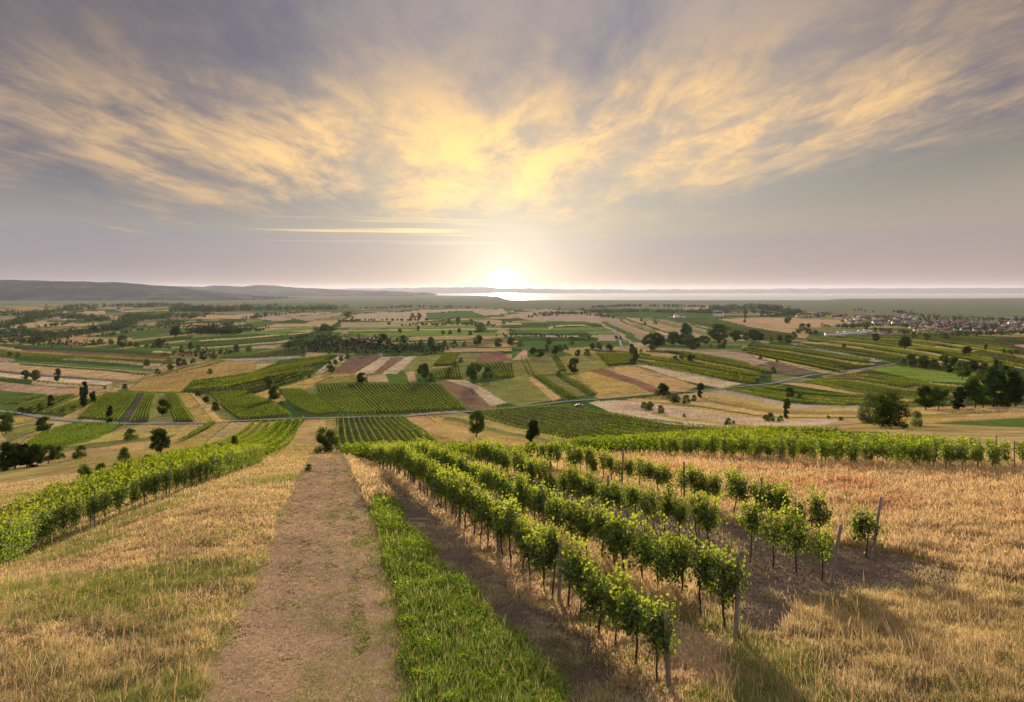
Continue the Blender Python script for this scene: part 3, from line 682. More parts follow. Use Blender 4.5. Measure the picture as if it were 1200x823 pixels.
def build_ground():
    rows = np.concatenate([np.linspace(-60, 2, 12), np.exp(np.linspace(math.log(3), math.log(150), 360)), np.exp(np.linspace(math.log(150), math.log(1500), 520))[1:], np.exp(np.linspace(math.log(1500), math.log(60000), 170))[1:]])
    cols = np.concatenate([np.linspace(-1.6, -.8, 50)[:-1], np.linspace(-.8, .8, 1250), np.linspace(.8, 1.6, 50)[1:]])
    YY, CC = np.meshgrid(rows, cols, indexing='ij'); XX = CC * (np.maximum(YY, -39) + 60); X, Y = XX.ravel(), YY.ravel()
    Z = gz(X, Y)
    V = np.stack([X, Y, Z], 1); nr, nc = len(rows), len(cols)
    idx = np.arange(nr * nc).reshape(nr, nc)
    F = np.stack([idx[:-1, :-1], idx[:-1, 1:], idx[1:, 1:], idx[1:, :-1]], -1).reshape(-1, 4)
    c = default_crop(X, Y)
    px, py = pix(X, Y, Z); ok = (Y > 8) & (px > -60) & (px < 1259) & (py < 860) & (py > 340)
    wf = np.clip((540 - py) / 30, 0, 1); sc = np.clip(Y / 12, 8, 60)        # uneven parcel edges
    i, j = zone_at(np.clip(px + wf * (fbm(X / sc + 3, Y / sc, 3) - .5) * 5.0, 0, 1199), np.clip(py + wf * (fbm(X / sc + 31, Y / sc + 7, 3) - .5) * 2.2, 341, 828)); m = ok & RMASK[i, j]
    # a crop is only what is seen on the face towards the lookout: keep the traced colours there
    c[m] = RAST[i, j][m]
    near = (Y < 130) & ~m; c[near] = np.array(CROP['dry']) * (.85 + .3 * fbm(X[near] / 6, Y[near] / 6, 3))[:, None]
    zz = ZMASK[i, j]; zz = np.where(m & (py > 520), zz, -1)
    # patches: green tufts in the mown track, weeds on the soil, greener grass low on the left
    def path_s(px, py): return (px - np.interp(py, [524, 532, 560, 600, 700, 823], [388, 388, 386, 382, 368, 348])) / np.interp(py, [524, 532, 560, 600, 700, 823], [16, 20, 38, 50, 82, 124])
    w = zz == ZONES.index('path'); s_ = path_s(px[w], py[w]); g_ = (.9 * np.exp(-((s_ - .16) / .15) ** 2) + .7 * np.exp(-((s_ - .62) / .2) ** 2) + .5 * np.exp(-((s_ + .95) / .12) ** 2)) * np.clip(2.2 * fbm(X[w] / 1.1, Y[w] / 2.5 + 4, 4) - .5, 0, 1)
    c[w] = c[w] * (1 - g_[:, None]) + np.array((.16, .17, .05)) * g_[:, None]
    t_ = (.8 * np.exp(-((s_ + .42) / .16) ** 2) + .7 * np.exp(-((s_ - .38) / .12) ** 2)) * np.clip(2.0 * fbm(X[w] / .8 + 50, Y[w] / 1.6, 4) - .35, 0, 1); c[w] = c[w] * (1 - t_[:, None] * .8) + np.array((.40, .26, .19)) * t_[:, None] * .8
    def patch(z, colr, sc, lo, hi, off):
        w = (zz == ZONES.index(z)); f = np.clip((fbm(X[w] / sc + off, Y[w] / sc, 4) - lo) / (hi - lo), 0, 1)[:, None] * .75
        c[w] = c[w] * (1 - f) + np.array(colr) * f
    patch('path', (.17, .17, .05), .8, .5, .68, 3); patch('path', (.17, .105, .075), .6, .50, .66, 31)
    patch('track', (.24, .19, .11), .5, .52, .68, 7); patch('tilled', (.20, .15, .10), .8, .54, .7, 9)
    patch('left', (.17, .18, .05), 2.2, .48, .64, 12); patch('mixed', (.12, .17, .035), 1.8, .46, .62, 5); patch('golden', (.30, .19, .08), 3.0, .5, .66, 15)
    o = mesh_np('ground', V, F, M['ground'], c, True)
    tag(o, 'hillside falling to a valley patchwork of strip fields', 'ground', kind='structure')
build_ground()

# ------------------------------------------------------------------ lake, far hills, haze
def build_far():
    mt, t = new_mat('lake_water'); b = t.new('ShaderNodeBsdfPrincipled'); b.inputs['Base Color'].default_value = (.10, .13, .15, 1); b.inputs['Roughness'].default_value = .12; b.inputs['IOR'].default_value = 1.33
    g = t.new('ShaderNodeNewGeometry'); bp = t.new('ShaderNodeBump'); bp.inputs['Strength'].default_value = .6; bp.inputs['Distance'].default_value = 1.0
    t.put(bp.inputs['Height'], t.noise(g.outputs['Position'], .05, 4, .6)); t.put(b.inputs['Normal'], bp.outputs[0]); finish(t, b.outputs[0])
    near = P('478,345.6 500,346 530,346.6 560,346.6 582,346.9 588,348.5 596,351 620,352 700,352.2 800,352 900,352.2 962,352 978,351 990,350.2 1040,350 1120,350 1200,349.4 1290,349')
    pts = [((x - CX) / FPX * 100 * FPX / (y - HY), 100 * FPX / (y - HY)) for x, y in near]
    far = [((x - CX) / FPX * 27500, 27500) for x in (1290, 1000, 800, 600, 478)]
    V = [(x, y, 0.0) for x, y in pts + far]
    o = mesh_np('lake', V, np.arange(len(V))[None, :], mt, None)
    tag(o, 'long pale lake shining under the low sun', 'lake', kind='structure')
    hm, t = new_mat('wooded_hills'); g = t.new('ShaderNodeNewGeometry'); d = t.new('ShaderNodeBsdfDiffuse')
    n = t.noise(g.outputs['Position'], .0022, 7, .65, .5); n2 = t.noise(g.outputs['Position'], .012, 4, .6)
    t.put(d.inputs[0], t.mix(t.sstep(t.m('ADD', t.m('MULTIPLY', n, .8), t.m('MULTIPLY', n2, .25)), .5, .64), (.016, .028, .03), (.06, .075, .055))); finish(t, d.outputs[0])
    def ridge(name, label, line, dist, depth, seed):
        xs = np.linspace(line[0][0], line[-1][0], 420); ys = np.interp(xs, [p[0] for p in line], [p[1] for p in line])
        ys = ys - (fbm(xs / 9 + seed, xs * 0 + 2, 4) - .5) * 2.0
        k = 26; V = []
        for i in range(k + 1):
            f = i / k; yy = dist + depth * (f - .5) * 2; X = (xs - CX) / FPX * dist * (1 + .0 * f)
            top = CAMZ + (HY - ys) / FPX * dist
            prof = math.sin(math.pi * f) ** .8
            sp = (fbm(X / 700 + seed, np.full_like(X, yy / 500) + seed, 4) - .5) * .32 * (1 - abs(2 * f - 1)) * (abs(2 * f - 1)) * 4
            Z = -2 + (top + 2) * np.clip(prof * (1 + sp), 0, None) if f != .5 else top
            V.append(np.stack([X, np.full_like(X, yy), np.minimum(Z, -2 + (top + 2) * (1.0 if f <= .5 else 1))], 1))
        V = np.concatenate(V); n = len(xs); idx = np.arange((k + 1) * n).reshape(k + 1, n)
        F = np.stack([idx[:-1, :-1], idx[:-1, 1:], idx[1:, 1:], idx[1:, :-1]], -1).reshape(-1, 4)
        tag(mesh_np(name, V, F, hm, None, True), label, 'hills', kind='structure')
    ridge('hills', 'long wooded ridge closing the plain', P('-260,330 -120,326 0,328 60,329.5 100,330.5 140,331.5 165,333.5 190,335.5 215,339 260,344 330,350'), 8500, 1500, 1.0)
    ridge('hills', 'rounded wooded hills behind the long ridge', P('150,340 185,336 216,335.2 234,337.2 246,338.8 263,335.2 290,336.4 300,336 314,334 330,336.4 352,337.6 372,338.4 400,339.4 460,341.5 500,343.5'), 14500, 2200, 5.0)
    ridge('hills', 'low blue land along the far shore of the lake', P('330,339 420,338.2 500,337.2 560,336.6 600,338 700,339.6 800,339.4 900,339 960,338.6 1040,338.2 1120,338 1200,337.6 1330,337'), 30500, 2500, 9.0)
    # air between the lookout and the hills
    me = MB(); me.box((-38000, -120, -6), (38000, 36000, 330))
    hz = me.build('haze', None, tint=False); hz.data.materials.clear()
    mt = bpy.data.materials.new('haze_air'); mt.use_nodes = True; t = NT(mt.node_tree); t.n.clear()
    pv = t.new('ShaderNodeVolumePrincipled'); pv.inputs['Color'].default_value = (.72, .74, .94, 1); pv.inputs['Density'].default_value = HAZE; pv.inputs['Anisotropy'].default_value = .36
    o = t.new('ShaderNodeOutputMaterial'); t.put(o.inputs[1], pv.outputs[0]); hz.data.materials.append(mt)
    tag(hz, 'pale evening haze over the whole valley', 'haze', kind='stuff')
HAZE = 1.35e-5
build_far()
# ------------------------------------------------------------------ roads
def ribbon(name, pts, width, mat, label, lift=.06):
    Q = resample(poly_xy(pts), 3.0)
    for _ in range(3): Q[1:-1, :2] = .25 * Q[:-2, :2] + .5 * Q[1:-1, :2] + .25 * Q[2:, :2]
    d = unit(np.gradient(Q[:, :2], axis=0)); nrm = np.stack([-d[:, 1], d[:, 0]], 1); V = []
    offs = np.linspace(-.5, .5, 4)
    for o_ in offs:
        xy = Q[:, :2] + nrm * width * o_; V.append(np.stack([xy[:, 0], xy[:, 1], gz(xy[:, 0], xy[:, 1]) + lift], 1))
    V = np.stack(V, 1).reshape(-1, 3); n = len(Q); idx = np.arange(n * 4).reshape(n, 4)
    F = np.stack([idx[:-1, :-1], idx[:-1, 1:], idx[1:, 1:], idx[1:, :-1]], -1).reshape(-1, 4)
    tag(mesh_np(name, V, F, mat, None, True), label, name, kind='structure')
M['asphalt'] = solid_mat('pale_asphalt', (.24, .23, .26), .95, .25, .3, 0, spec=0.0)
M['gravel'] = solid_mat('gravel_track', (.36, .29, .22), .95, .25, .4, 0, spec=0.0)
ribbon('road', P('-30,478 24,485 45,489 75,493 110,496 150,497.5 240,497 300,493 360,491 400,490.5 435,488.6 470,489.2 505,485.6 540,484.2 570,480.5 600,478.8 660,471.4 720,467 770,461.8 820,458.8 875,453 905,450 950,440 1010,433 1050,427'), 2.9, M['asphalt'], 'narrow pale road running across the valley floor', .35)
ribbon('road', P('745,412 728,406 726,398 722,392 716,386'), 2.6, M['asphalt'], 'small pale lane bending down to the far fields', .5)
ribbon('road', P('760,408 775,411 800,413 840,417 900,428'), 3.0, M['gravel'], 'light dirt lane climbing past the vineyards on the right', .4)

# ------------------------------------------------------------------ vines
def ordinal(n):
    ones = ['', 'first', 'second', 'third', 'fourth', 'fifth', 'sixth', 'seventh', 'eighth', 'ninth', 'tenth', 'eleventh', 'twelfth', 'thirteenth', 'fourteenth', 'fifteenth', 'sixteenth', 'seventeenth', 'eighteenth', 'nineteenth']
    if n < 20: return ones[n]
    tens = ['', '', 'twent', 'thirt', 'fort', 'fift', 'sixt', 'sevent', 'eight', 'ninet']
    return tens[n // 10] + 'ieth' if n % 10 == 0 else tens[n // 10] + 'y-' + ones[n % 10]
LEAF_G = np.array([(.060, .105, .022), (.085, .14, .028), (.12, .18, .035), (.045, .085, .02)])
def vine_proto(seed, slim=1.0, low=False):
    r = np.random.default_rng(seed); root = empty('grapevine')
    mb = MB(); lean = r.uniform(-.10, .10, 2); zs = np.linspace(-.12, 1.15, 8)
    pts = np.stack([lean[0] * zs + np.cumsum(r.normal(0, .012, 8)), lean[1] * zs + np.cumsum(r.normal(0, .012, 8)), zs], 1)
    mb.tube(pts, np.linspace(.038, .016, 8) * r.uniform(.85, 1.15), 7)
    for s in (-1, 1):   # short arms along the wire
        a = pts[-2]; q = np.linspace(0, 1, 4)[:, None]; mb.tube(a + q * np.array([s * .34, r.normal(0, .04), .10]) + r.normal(0, .008, (4, 3)), np.linspace(.017, .008, 4), 5)
    canes = []
    for q_ in range(13):
        a = np.array([r.uniform(-.4, .4), 0, r.uniform(.78, 1.2) - (.35 if low else 0) * r.random()]); q = np.linspace(0, 1, 5)[:, None]
        droop = r.random() < .35; v = np.array([r.normal(0, .22), r.normal(0, .16), r.uniform(.45, 1.05)]) if not droop else np.array([r.normal(0, .25), r.normal(0, .3), r.uniform(.1, .4)])
        cc = a + q * v + np.cumsum(r.normal(0, .022, (5, 3)), 0); cc[:, 2] -= (q[:, 0] ** 2) * (.5 if droop else .05); canes.append(cc); mb.tube(cc, np.linspace(.008, .004, 5), 4, cap=False)
    mb.build('trunk', M['bark'], root, True, False)
    L = []; n = int(1000 * slim); z0 = .30 if low else .64
    # leaves hang along the canes and in a ragged curtain below them
    for cc in canes:
        k = n // 20; i = r.uniform(0, 4, k); p = np.stack([np.interp(i, range(5), cc[:, j]) for j in range(3)], 1); L.append(p + r.normal(0, 1, (k, 3)) * (.085, .11, .07))
    for q_ in range(9):      # ragged clumps of the leaf wall
        k = n // 22; ctr = np.array([r.uniform(-.36, .36) * slim ** .5, r.normal(0, .09), r.uniform(z0 + .12, 1.62)]); L.append(ctr + r.normal(0, 1, (k, 3)) * (.15, .12, .15))
    Cn = np.concatenate(L); out = unit(Cn * (1, 1, 0) + (0, 0, .25)); col = LEAF_G[r.integers(0, 4, len(Cn))] * r.uniform(.8, 1.15, (len(Cn), 1))
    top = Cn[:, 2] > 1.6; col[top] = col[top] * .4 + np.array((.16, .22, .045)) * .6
    V, F, C = leaves(Cn, r.uniform(.05, .10, len(Cn)), out, True, 1.1, col, seed)
    mesh_np('foliage', V, F, M['vine_leaf'], C, False, root)
    return root
def dup(root, loc, rz, sc=1.0, tilt=(0, 0)):
    r = root.copy(); COL.objects.link(r); r.location = loc; r.rotation_euler = (tilt[0], tilt[1], rz); r.scale = (sc, sc, sc) if np.isscalar(sc) else sc
    for ch in root.children:
        c = ch.copy(); COL.objects.link(c); c.parent = r
    return r
def drop_proto(root):
    for ch in list(root.children): bpy.data.objects.remove(ch)
    bpy.data.objects.remove(root)
VP = [vine_proto(100 + i) for i in range(9)]; VS = [vine_proto(200 + i, .55) for i in range(4)]; VL = [vine_proto(250 + i, 1.1, True) for i in range(6)]

def post_mesh(seed, h=2.0, rad=.045):
    r = np.random.default_rng(seed); mb = MB(); z = np.array([-.15, .4, .9, 1.4, h - .03, h])
    mb.tube(np.stack([np.cumsum(r.normal(0, .006, 6)), np.cumsum(r.normal(0, .006, 6)), z], 1), rad * np.array([1.08, 1.05, 1, .98, .95, .72]), 8)
    return mb.build('vine_post', M['post'], None, True, False)
PP = [post_mesh(i) for i in range(4)]

ROWS_NEAR = [   # pixels along each row's foot (near to far), words for the labels, how far out single vines are built, spacing
 ('vine row beside the clover strip', [(773, 806), (587, 651), (521, 601), (470, 562), (440, 546)], [(-22.5, 100), (-36.6, 150)], 64, .95),
 ('second vine row from the clover strip', [(853, 745), (752, 692), (698, 659), (658, 642), (617, 617), (560, 583), (500, 556), (473, 547)], [(-19.2, 100), (-32.5, 150)], 64, .95),
 ('thin vine row along the tilled soil', [(965, 681), (856, 655), (794, 630), (708, 609), (646, 592), (619, 574), (575, 557), (540, 547)], [(-8, 80), (-14, 100), (-27, 150)], 50, .9),
 ('thin vine row edging the golden grass', [(1012, 653), (979, 647), (940, 634), (880, 613), (820, 596), (750, 577), (690, 562), (640, 552), (590, 544)], [(-9, 100), (-22, 150)], 50, .92),
]
STUFF_ROWS = []      # (polyline, style) for rows too far or too many to build singly
nv = 0
for ri, (words, px, ext, ymax, spc) in enumerate(ROWS_NEAR):
    W = np.concatenate([poly_xy(px), np.array([(x, y, 0) for x, y in ext])]); W = W[np.argsort(W[:, 1])] if ri < 2 else W
    for _ in range(1): W[1:-1, :2] = .2 * W[:-2, :2] + .6 * W[1:-1, :2] + .2 * W[2:, :2]
    L = resample(W, spc); r = np.random.default_rng(40 + ri); k = 0; pk = 0
    for i, (x, y, z) in enumerate(L):
        d = L[min(i + 1, len(L) - 1)] - L[max(i - 1, 0)]; rz = math.atan2(d[1], d[0])
        if i % 6 == 0 and y < 70:
            pk += 1; o = PP[(i + ri) % 4].copy(); COL.objects.link(o)
            xx, yy = x + .12, y - .1 if i else y - .25
            o.location = (xx, yy, gz(xx, yy)); tl = r.normal(0, .04, 2)
            if i == 0: tl = np.array([(.02, -.03), (.0, .03), (.05, .22), (.02, .17)][ri])
            o.rotation_euler = (tl[0], tl[1], r.uniform(0, 6)); o.scale = (1.15, 1.15, [.84, 1.0, .98, 1.06][ri] * r.uniform(.96, 1.04))
            tag(o, 'grey wooden post, %s from near end of %s' % (ordinal(pk), words), 'post', 'posts in the vine rows')
        if y > ymax: break
        if ri >= 2 and i and r.random() < .03: continue      # gaps in the thin rows
        thin = (ri >= 2 and r.random() < .22)
        j = r.normal(0, .05, 2); k += 1; nv += 1
        pr = VS[r.integers(4)] if thin else VP[r.integers(9)]
        sc = r.uniform(.95, 1.12)
        o = dup(pr, (x + j[0], y + j[1], gz(x + j[0], y + j[1])), rz + (0 if r.random() < .5 else math.pi), (sc * r.uniform(.66, .92), sc * r.uniform(.82, 1.0), sc * r.uniform(.93, 1.07)), tuple(r.normal(0, .05, 2)))
        tag(o, 'leafy grapevine, %s from near end of the %s' % (ordinal(k), words), 'grapevine', 'grapevines in the near rows')
    STUFF_ROWS.append((L[i:] if y > ymax else L[-1:], 'near'))
# terrace rows on the right, running across the slope
base = poly_xy([(1222, 551), (1140, 550), (1040, 547), (940, 543), (860, 539), (760, 535), (690, 532), (645, 530)])
RB = resample(base, 1.0)
def shifted(L, off):
    d = unit(np.gradient(L[:, :2], axis=0)); n = np.stack([d[:, 1], -d[:, 0]], 1); xy = L[:, :2] + n * off
    return np.stack([xy[:, 0], xy[:, 1], gz(xy[:, 0], xy[:, 1])], 1)
for q in range(10):
    L = shifted(RB, 2.4 * q); r = np.random.default_rng(70 + q)
    for s in range(2):
        L[1:-1, :2] = .25 * L[:-2, :2] + .5 * L[1:-1, :2] + .25 * L[2:, :2]
    px_, py_ = pix(L[:, 0], L[:, 1], L[:, 2])
    if q < 2:
        words = ['front terrace row beyond the golden grass', 'second terrace row beyond the golden grass'][q]; k = 0; pk = 0; cut = 0
        for i, (x, y, z) in enumerate(L):
            if y > [64, 58][q]: cut = i; break
            if px_[i] > 1206: continue
            d = L[min(i + 1, len(L) - 1)] - L[max(i - 1, 0)]; rz = math.atan2(d[1], d[0])
            if i % 5 == 2:
                pk += 1; o = PP[i % 4].copy(); COL.objects.link(o); o.location = (x + .1, y - .25, gz(x + .1, y - .25)); o.rotation_euler = (r.normal(0, .04), r.normal(.03, .05), r.uniform(0, 6)); o.scale = (1, 1, r.uniform(1.0, 1.14))
                tag(o, 'grey wooden post, %s from the right in the %s' % (ordinal(pk), words), 'post', 'posts in the terrace rows')
            if r.random() < .04: continue
            k += 1; nv += 1; sc = r.uniform(.95, 1.12)
            o = dup(VL[r.integers(6)], (x, y, gz(x, y)), rz, (sc * .92, sc * r.uniform(.8, 1.0), sc * 1.05), tuple(r.normal(0, .05, 2)))
            tag(o, 'bright leafy grapevine, %s from the right in the %s' % (ordinal(k), words), 'grapevine', 'grapevines on the right terrace')
        STUFF_ROWS.append((L[cut:], 'low'))
    else: STUFF_ROWS.append((L, 'low'))
# rows on the left brow
lb = poly_xy([(-45, 690), (42, 641), (100, 617), (154, 598), (250, 564), (300, 545), (333, 528)])
LB = resample(np.concatenate([lb, poly_xy([(348, 507), (352, 496)])]), .95)
for s in range(12): LB[1:-1, :2] = .25 * LB[:-2, :2] + .5 * LB[1:-1, :2] + .25 * LB[2:, :2]
LB[:, 2] = gz(LB[:, 0], LB[:, 1])
for q in range(7):
    L = shifted(LB, -2.7 * q); r = np.random.default_rng(90 + q); px_, py_ = pix(L[:, 0], L[:, 1], L[:, 2])
    if q == 0:
        k = 0; pk = 0; cut = len(L)
        for i, (x, y, z) in enumerate(L):
            if y > 78: cut = i; break
            if px_[i] < -6: continue
            d = L[min(i + 1, len(L) - 1)] - L[max(i - 1, 0)]; rz = math.atan2(d[1], d[0])
            if i % 6 == 1:
                pk += 1; o = PP[i % 4].copy(); COL.objects.link(o); o.location = (x + .2, y, gz(x + .2, y)); o.rotation_euler = (r.normal(0, .03), r.normal(0, .04), r.uniform(0, 6))
                tag(o, 'grey wooden post, %s from the near end of the left vineyard front row' % ordinal(pk), 'post', 'posts in the left vineyard')
            k += 1; nv += 1; sc = r.uniform(.95, 1.1)
            o = dup(VL[r.integers(6)], (x, y, gz(x, y)), rz, (sc * .9, sc * .8, sc), tuple(r.normal(0, .05, 2)))
            tag(o, 'bright leafy grapevine, %s from the near end of the left vineyard front row' % ordinal(k), 'grapevine', 'grapevines in the left vineyard')
        STUFF_ROWS.append((L[cut:], 'low'))
    else: STUFF_ROWS.append((L, 'low'))
print('single vines', nv)

# vineyards of the valley: rows interpolated between two edges, both traced from near to far
def patch(left, right, n, style='mid'):
    a = resample(poly_xy(P(left)), 4.0); b = resample(poly_xy(P(right)), 4.0); m = max(len(a), len(b), 4); q = np.linspace(0, 1, m)
    f = lambda L: np.stack([np.interp(q, np.linspace(0, 1, len(L)), L[:, j]) for j in range(2)], 1)
    a, b = f(a), f(b)
    for i in range(n):
        w = i / max(1, n - 1); xy = a * (1 - w) + b * w
        for _ in range(3): xy[1:-1] = .25 * xy[:-2] + .5 * xy[1:-1] + .25 * xy[2:]
        STUFF_ROWS.append((np.stack([xy[:, 0], xy[:, 1], gz(xy[:, 0], xy[:, 1])], 1), style))
for L_, R_, n_, st_ in PATCHES: patch(L_, R_, n_, st_)

def build_rows():
    Cn = []; S = []; CL = []; TR = []
    r = np.random.default_rng(77)
    for L, style in STUFF_ROWS:
        if len(L) < 2: continue
        Ym = np.median(L[:, 1])
        if Ym < 160: s, per, hw, lo, hi = (.17 if Ym < 75 else .24), (50 if Ym < 75 else 28), .20, (.3 if style == 'low' else .62), 1.95
        elif Ym < 420: s, per, hw, lo, hi = .32, 9.5, .17, .5, 1.55
        else: s, per, hw, lo, hi = .62, 5.5, .34, .2, 2.0
        ds = np.linalg.norm(np.diff(L[:, :2], axis=0), axis=1); tot = ds.sum(); n = int(tot * per)
        if n < 2: continue
        q = r.uniform(0, tot, n); cum = np.concatenate([[0], np.cumsum(ds)])
        x = np.interp(q, cum, L[:, 0]); y = np.interp(q, cum, L[:, 1]); d = unit(np.gradient(L[:, :2], axis=0))
        nx = np.interp(q, cum, -d[:, 1]); ny = np.interp(q, cum, d[:, 0]); w = r.normal(0, hw * .55, n)
        x = x + nx * w; y = y + ny * w; gap = fbm(x * .9 + 5, y * .9 + 2, 2)
        h = lo + (hi - lo) * r.beta(1.8, 1.5, n) * (.72 + .5 * gap); keep = gap > .22
        z = gz(x, y) + h; c = LEAF_G[r.integers(0, 4, n)] * (.85 if Ym < 160 else .8 if Ym < 420 else .44) * r.uniform(.8, 1.2, (n, 1)) * (.8 + .5 * fbm(x / 25, y / 25, 2))[:, None]
        top = (h > 1.45); c[top] = c[top] * .5 + np.array((.15, .20, .04)) * .5
        Cn.append(np.stack([x, y, z], 1)[keep]); S.append(s * r.uniform(.7, 1.3, n)[keep]); CL.append(c[keep])
        if Ym < 160:
            T = resample(L, .97)
            for p in T[::1]: TR.append(p)
    Cn = np.concatenate(Cn); V, F, C = leaves(Cn, np.concatenate(S), None, False, 1, np.concatenate(CL), 4)
    T = np.array(TR) + r.normal(0, .05, (len(TR), 3)) * (1, 1, 0); k = len(T); w = .03
    base = np.stack([T + (-w, 0, -.1), T + (w, 0, -.1), T + (w * .6, .02, 1.0), T + (-w * .6, .02, 1.0), T + (0, w, -.1), T + (0, w, 1.0)], 1).reshape(-1, 3)
    i0 = np.arange(k)[:, None] * 6 + len(V)
    FT = np.concatenate([i0 + [[0, 1, 2, 3]], i0 + [[1, 4, 5, 2]], i0 + [[4, 0, 3, 5]]])
    o = mesh_np('vineyard_rows', np.concatenate([V, base]), np.concatenate([F, FT]), M['row_leaf'], np.concatenate([C, np.tile((.05, .035, .028), (len(base), 1))]))
    tag(o, 'long green rows of vines covering the slopes of the valley', 'vineyard', kind='stuff'); print('row leaves', len(Cn))
build_rows()
for p_ in VP + VS + VL: drop_proto(p_)
for p_ in PP: bpy.data.objects.remove(p_)
# ------------------------------------------------------------------ trees
def tree_proto(kind, seed):
    """unit-height tree: trunk with limbs, crown of leaf faces in uneven clumps"""
    r = np.random.default_rng(seed); root = empty(dict(round='broadleaf_tree', tall='poplar_tree', bush='bush', dark='conifer_tree', willow='willow_bush')[kind])
    cl = []          # clumps: centre, radius
    if kind == 'round':
        zc, n, wr, z0, z1 = .60, 38, .40, .22, .97
    elif kind == 'tall': zc, n, wr, z0, z1 = .52, 44, .17, .08, 1.0
    elif kind == 'dark': zc, n, wr, z0, z1 = .45, 40, .25, .06, 1.0
    else: zc, n, wr, z0, z1 = .45, 40, .50, .04, .95
    asy = r.uniform(-.1, .1, 2)
    for i in range(n):
        f = r.uniform(0, 1); z = z0 + (z1 - z0) * f
        env = dict(round=math.sin(math.pi * min(1, .12 + .86 * f)) ** .6, tall=math.sin(math.pi * (.12 + .80 * f)) ** .7, dark=(1 - f) ** .75 + .1, bush=math.sqrt(max(0, 1 - f * f)) * .95 + .05, willow=math.sqrt(max(0, 1 - f * f)))[kind]
        a = r.uniform(0, 6.28); q = wr * env * math.sqrt(r.uniform(.08, 1)) * r.uniform(.75, 1.12)
        rad = wr * r.uniform(.24, .42) * (1.25 if kind in ('tall', 'dark') else 1)
        cl.append((q * math.cos(a) + asy[0] * f, q * math.sin(a) + asy[1] * f, min(z, 1.0 - rad * .6), rad))
    mb = MB(); zs = np.linspace(-.04, .62 if kind not in ('tall', 'dark') else .9, 7); th = .026 if kind in ('round',) else .02
    mb.tube(np.stack([asy[0] * zs + np.cumsum(r.normal(0, .006, 7)), asy[1] * zs + np.cumsum(r.normal(0, .006, 7)), zs], 1), np.linspace(th * 1.25, th * .3, 7), 7)
    for c in cl[:9]:
        b = np.array([asy[0] * .3, asy[1] * .3, max(.12, c[2] * .55)]); q = np.linspace(0, 1, 4)[:, None]
        mb.tube(b + q * (np.array(c[:3]) - b) + np.array([[0, 0, 0], [0, 0, -.02], [0, 0, -.02], [0, 0, 0]]), np.linspace(th * .45, th * .12, 4), 5, cap=False)
    mb.build('trunk', M['bark'], root, True, False)
    Cn = []; C = []; N = []
    base = dict(round=(.050, .078, .022), tall=(.038, .064, .022), bush=(.058, .085, .025), dark=(.028, .050, .020), willow=(.13, .14, .085))[kind]
    for x, y, z, rad in cl:
        k = int((150 if kind in ('bush', 'willow') else 110) * (rad / (wr * .36)) ** 1.5); d = unit(r.normal(size=(k, 3))); p = d * (rad * r.uniform(.45, 1.12, (k, 1))) * (1, 1, .85)
        Cn.append(p + (x, y, z)); N.append(unit(d + (0, 0, .3))); C.append(np.array(base) * r.uniform(.7, 1.45) * r.uniform(.75, 1.3, (k, 1)) * (1, r.uniform(.92, 1.1), 1))
    Cn = np.concatenate(Cn); ok = Cn[:, 2] > .01; Cn = Cn[ok]
    V, F, C = leaves(Cn, r.uniform(.035, .075, len(Cn)) * (.8 if kind != 'round' else 1), np.concatenate(N)[ok], False, .8, np.concatenate(C)[ok], seed)
    mesh_np('crown', V, F, M['tree_leaf'], C, False, root)
    return root
TP = {k: [tree_proto(k, 300 + 10 * i + j) for j in range(4)] for i, k in enumerate(('round', 'tall', 'bush', 'dark', 'willow'))}
KIND = {'r': ('round', 'broadleaf_tree', 'round leafy tree', 'tree'), 't': ('tall', 'poplar_tree', 'slim upright tree', 'tree'), 'b': ('bush', 'bush', 'low round bush', 'bush'), 'd': ('dark', 'conifer_tree', 'dark pointed tree', 'tree'), 'w': ('willow', 'willow_bush', 'pale grey-green bush', 'bush')}
ntree = 0
def trees(where, spec, group=None):
    """spec: 'kind x,base,height[,width]' in photograph pixels; ordinals run from the left within each kind"""
    global ntree
    L = []
    for s in spec.split():
        v = s[1:].split(','); L.append((s[0], *[float(q) for q in v]))
    L.sort(key=lambda t: t[1]); cnt = {}; tot = {}
    for t in L: tot[t[0]] = tot.get(t[0], 0) + 1
    for t in L:
        kd, nm, words, cat = KIND[t[0]]; ntree += 1; r = np.random.default_rng(9000 + ntree)
        p = at1(t[1], t[2]); h = t[3] * p[1] / FPX; wf = t[4] if len(t) > 4 else 1.0
        o = dup(TP[kd][ntree % 4], (p[0], p[1], p[2]), r.uniform(0, 6.28), (h * wf * r.uniform(.95, 1.1), h * wf * r.uniform(.95, 1.1), h)); o.name = nm
        cnt[t[0]] = cnt.get(t[0], 0) + 1
        lab = words + ' ' + where if tot[t[0]] == 1 else '%s, %s from the left %s' % (words, ordinal(cnt[t[0]]), where)
        tag(o, lab, cat, group)
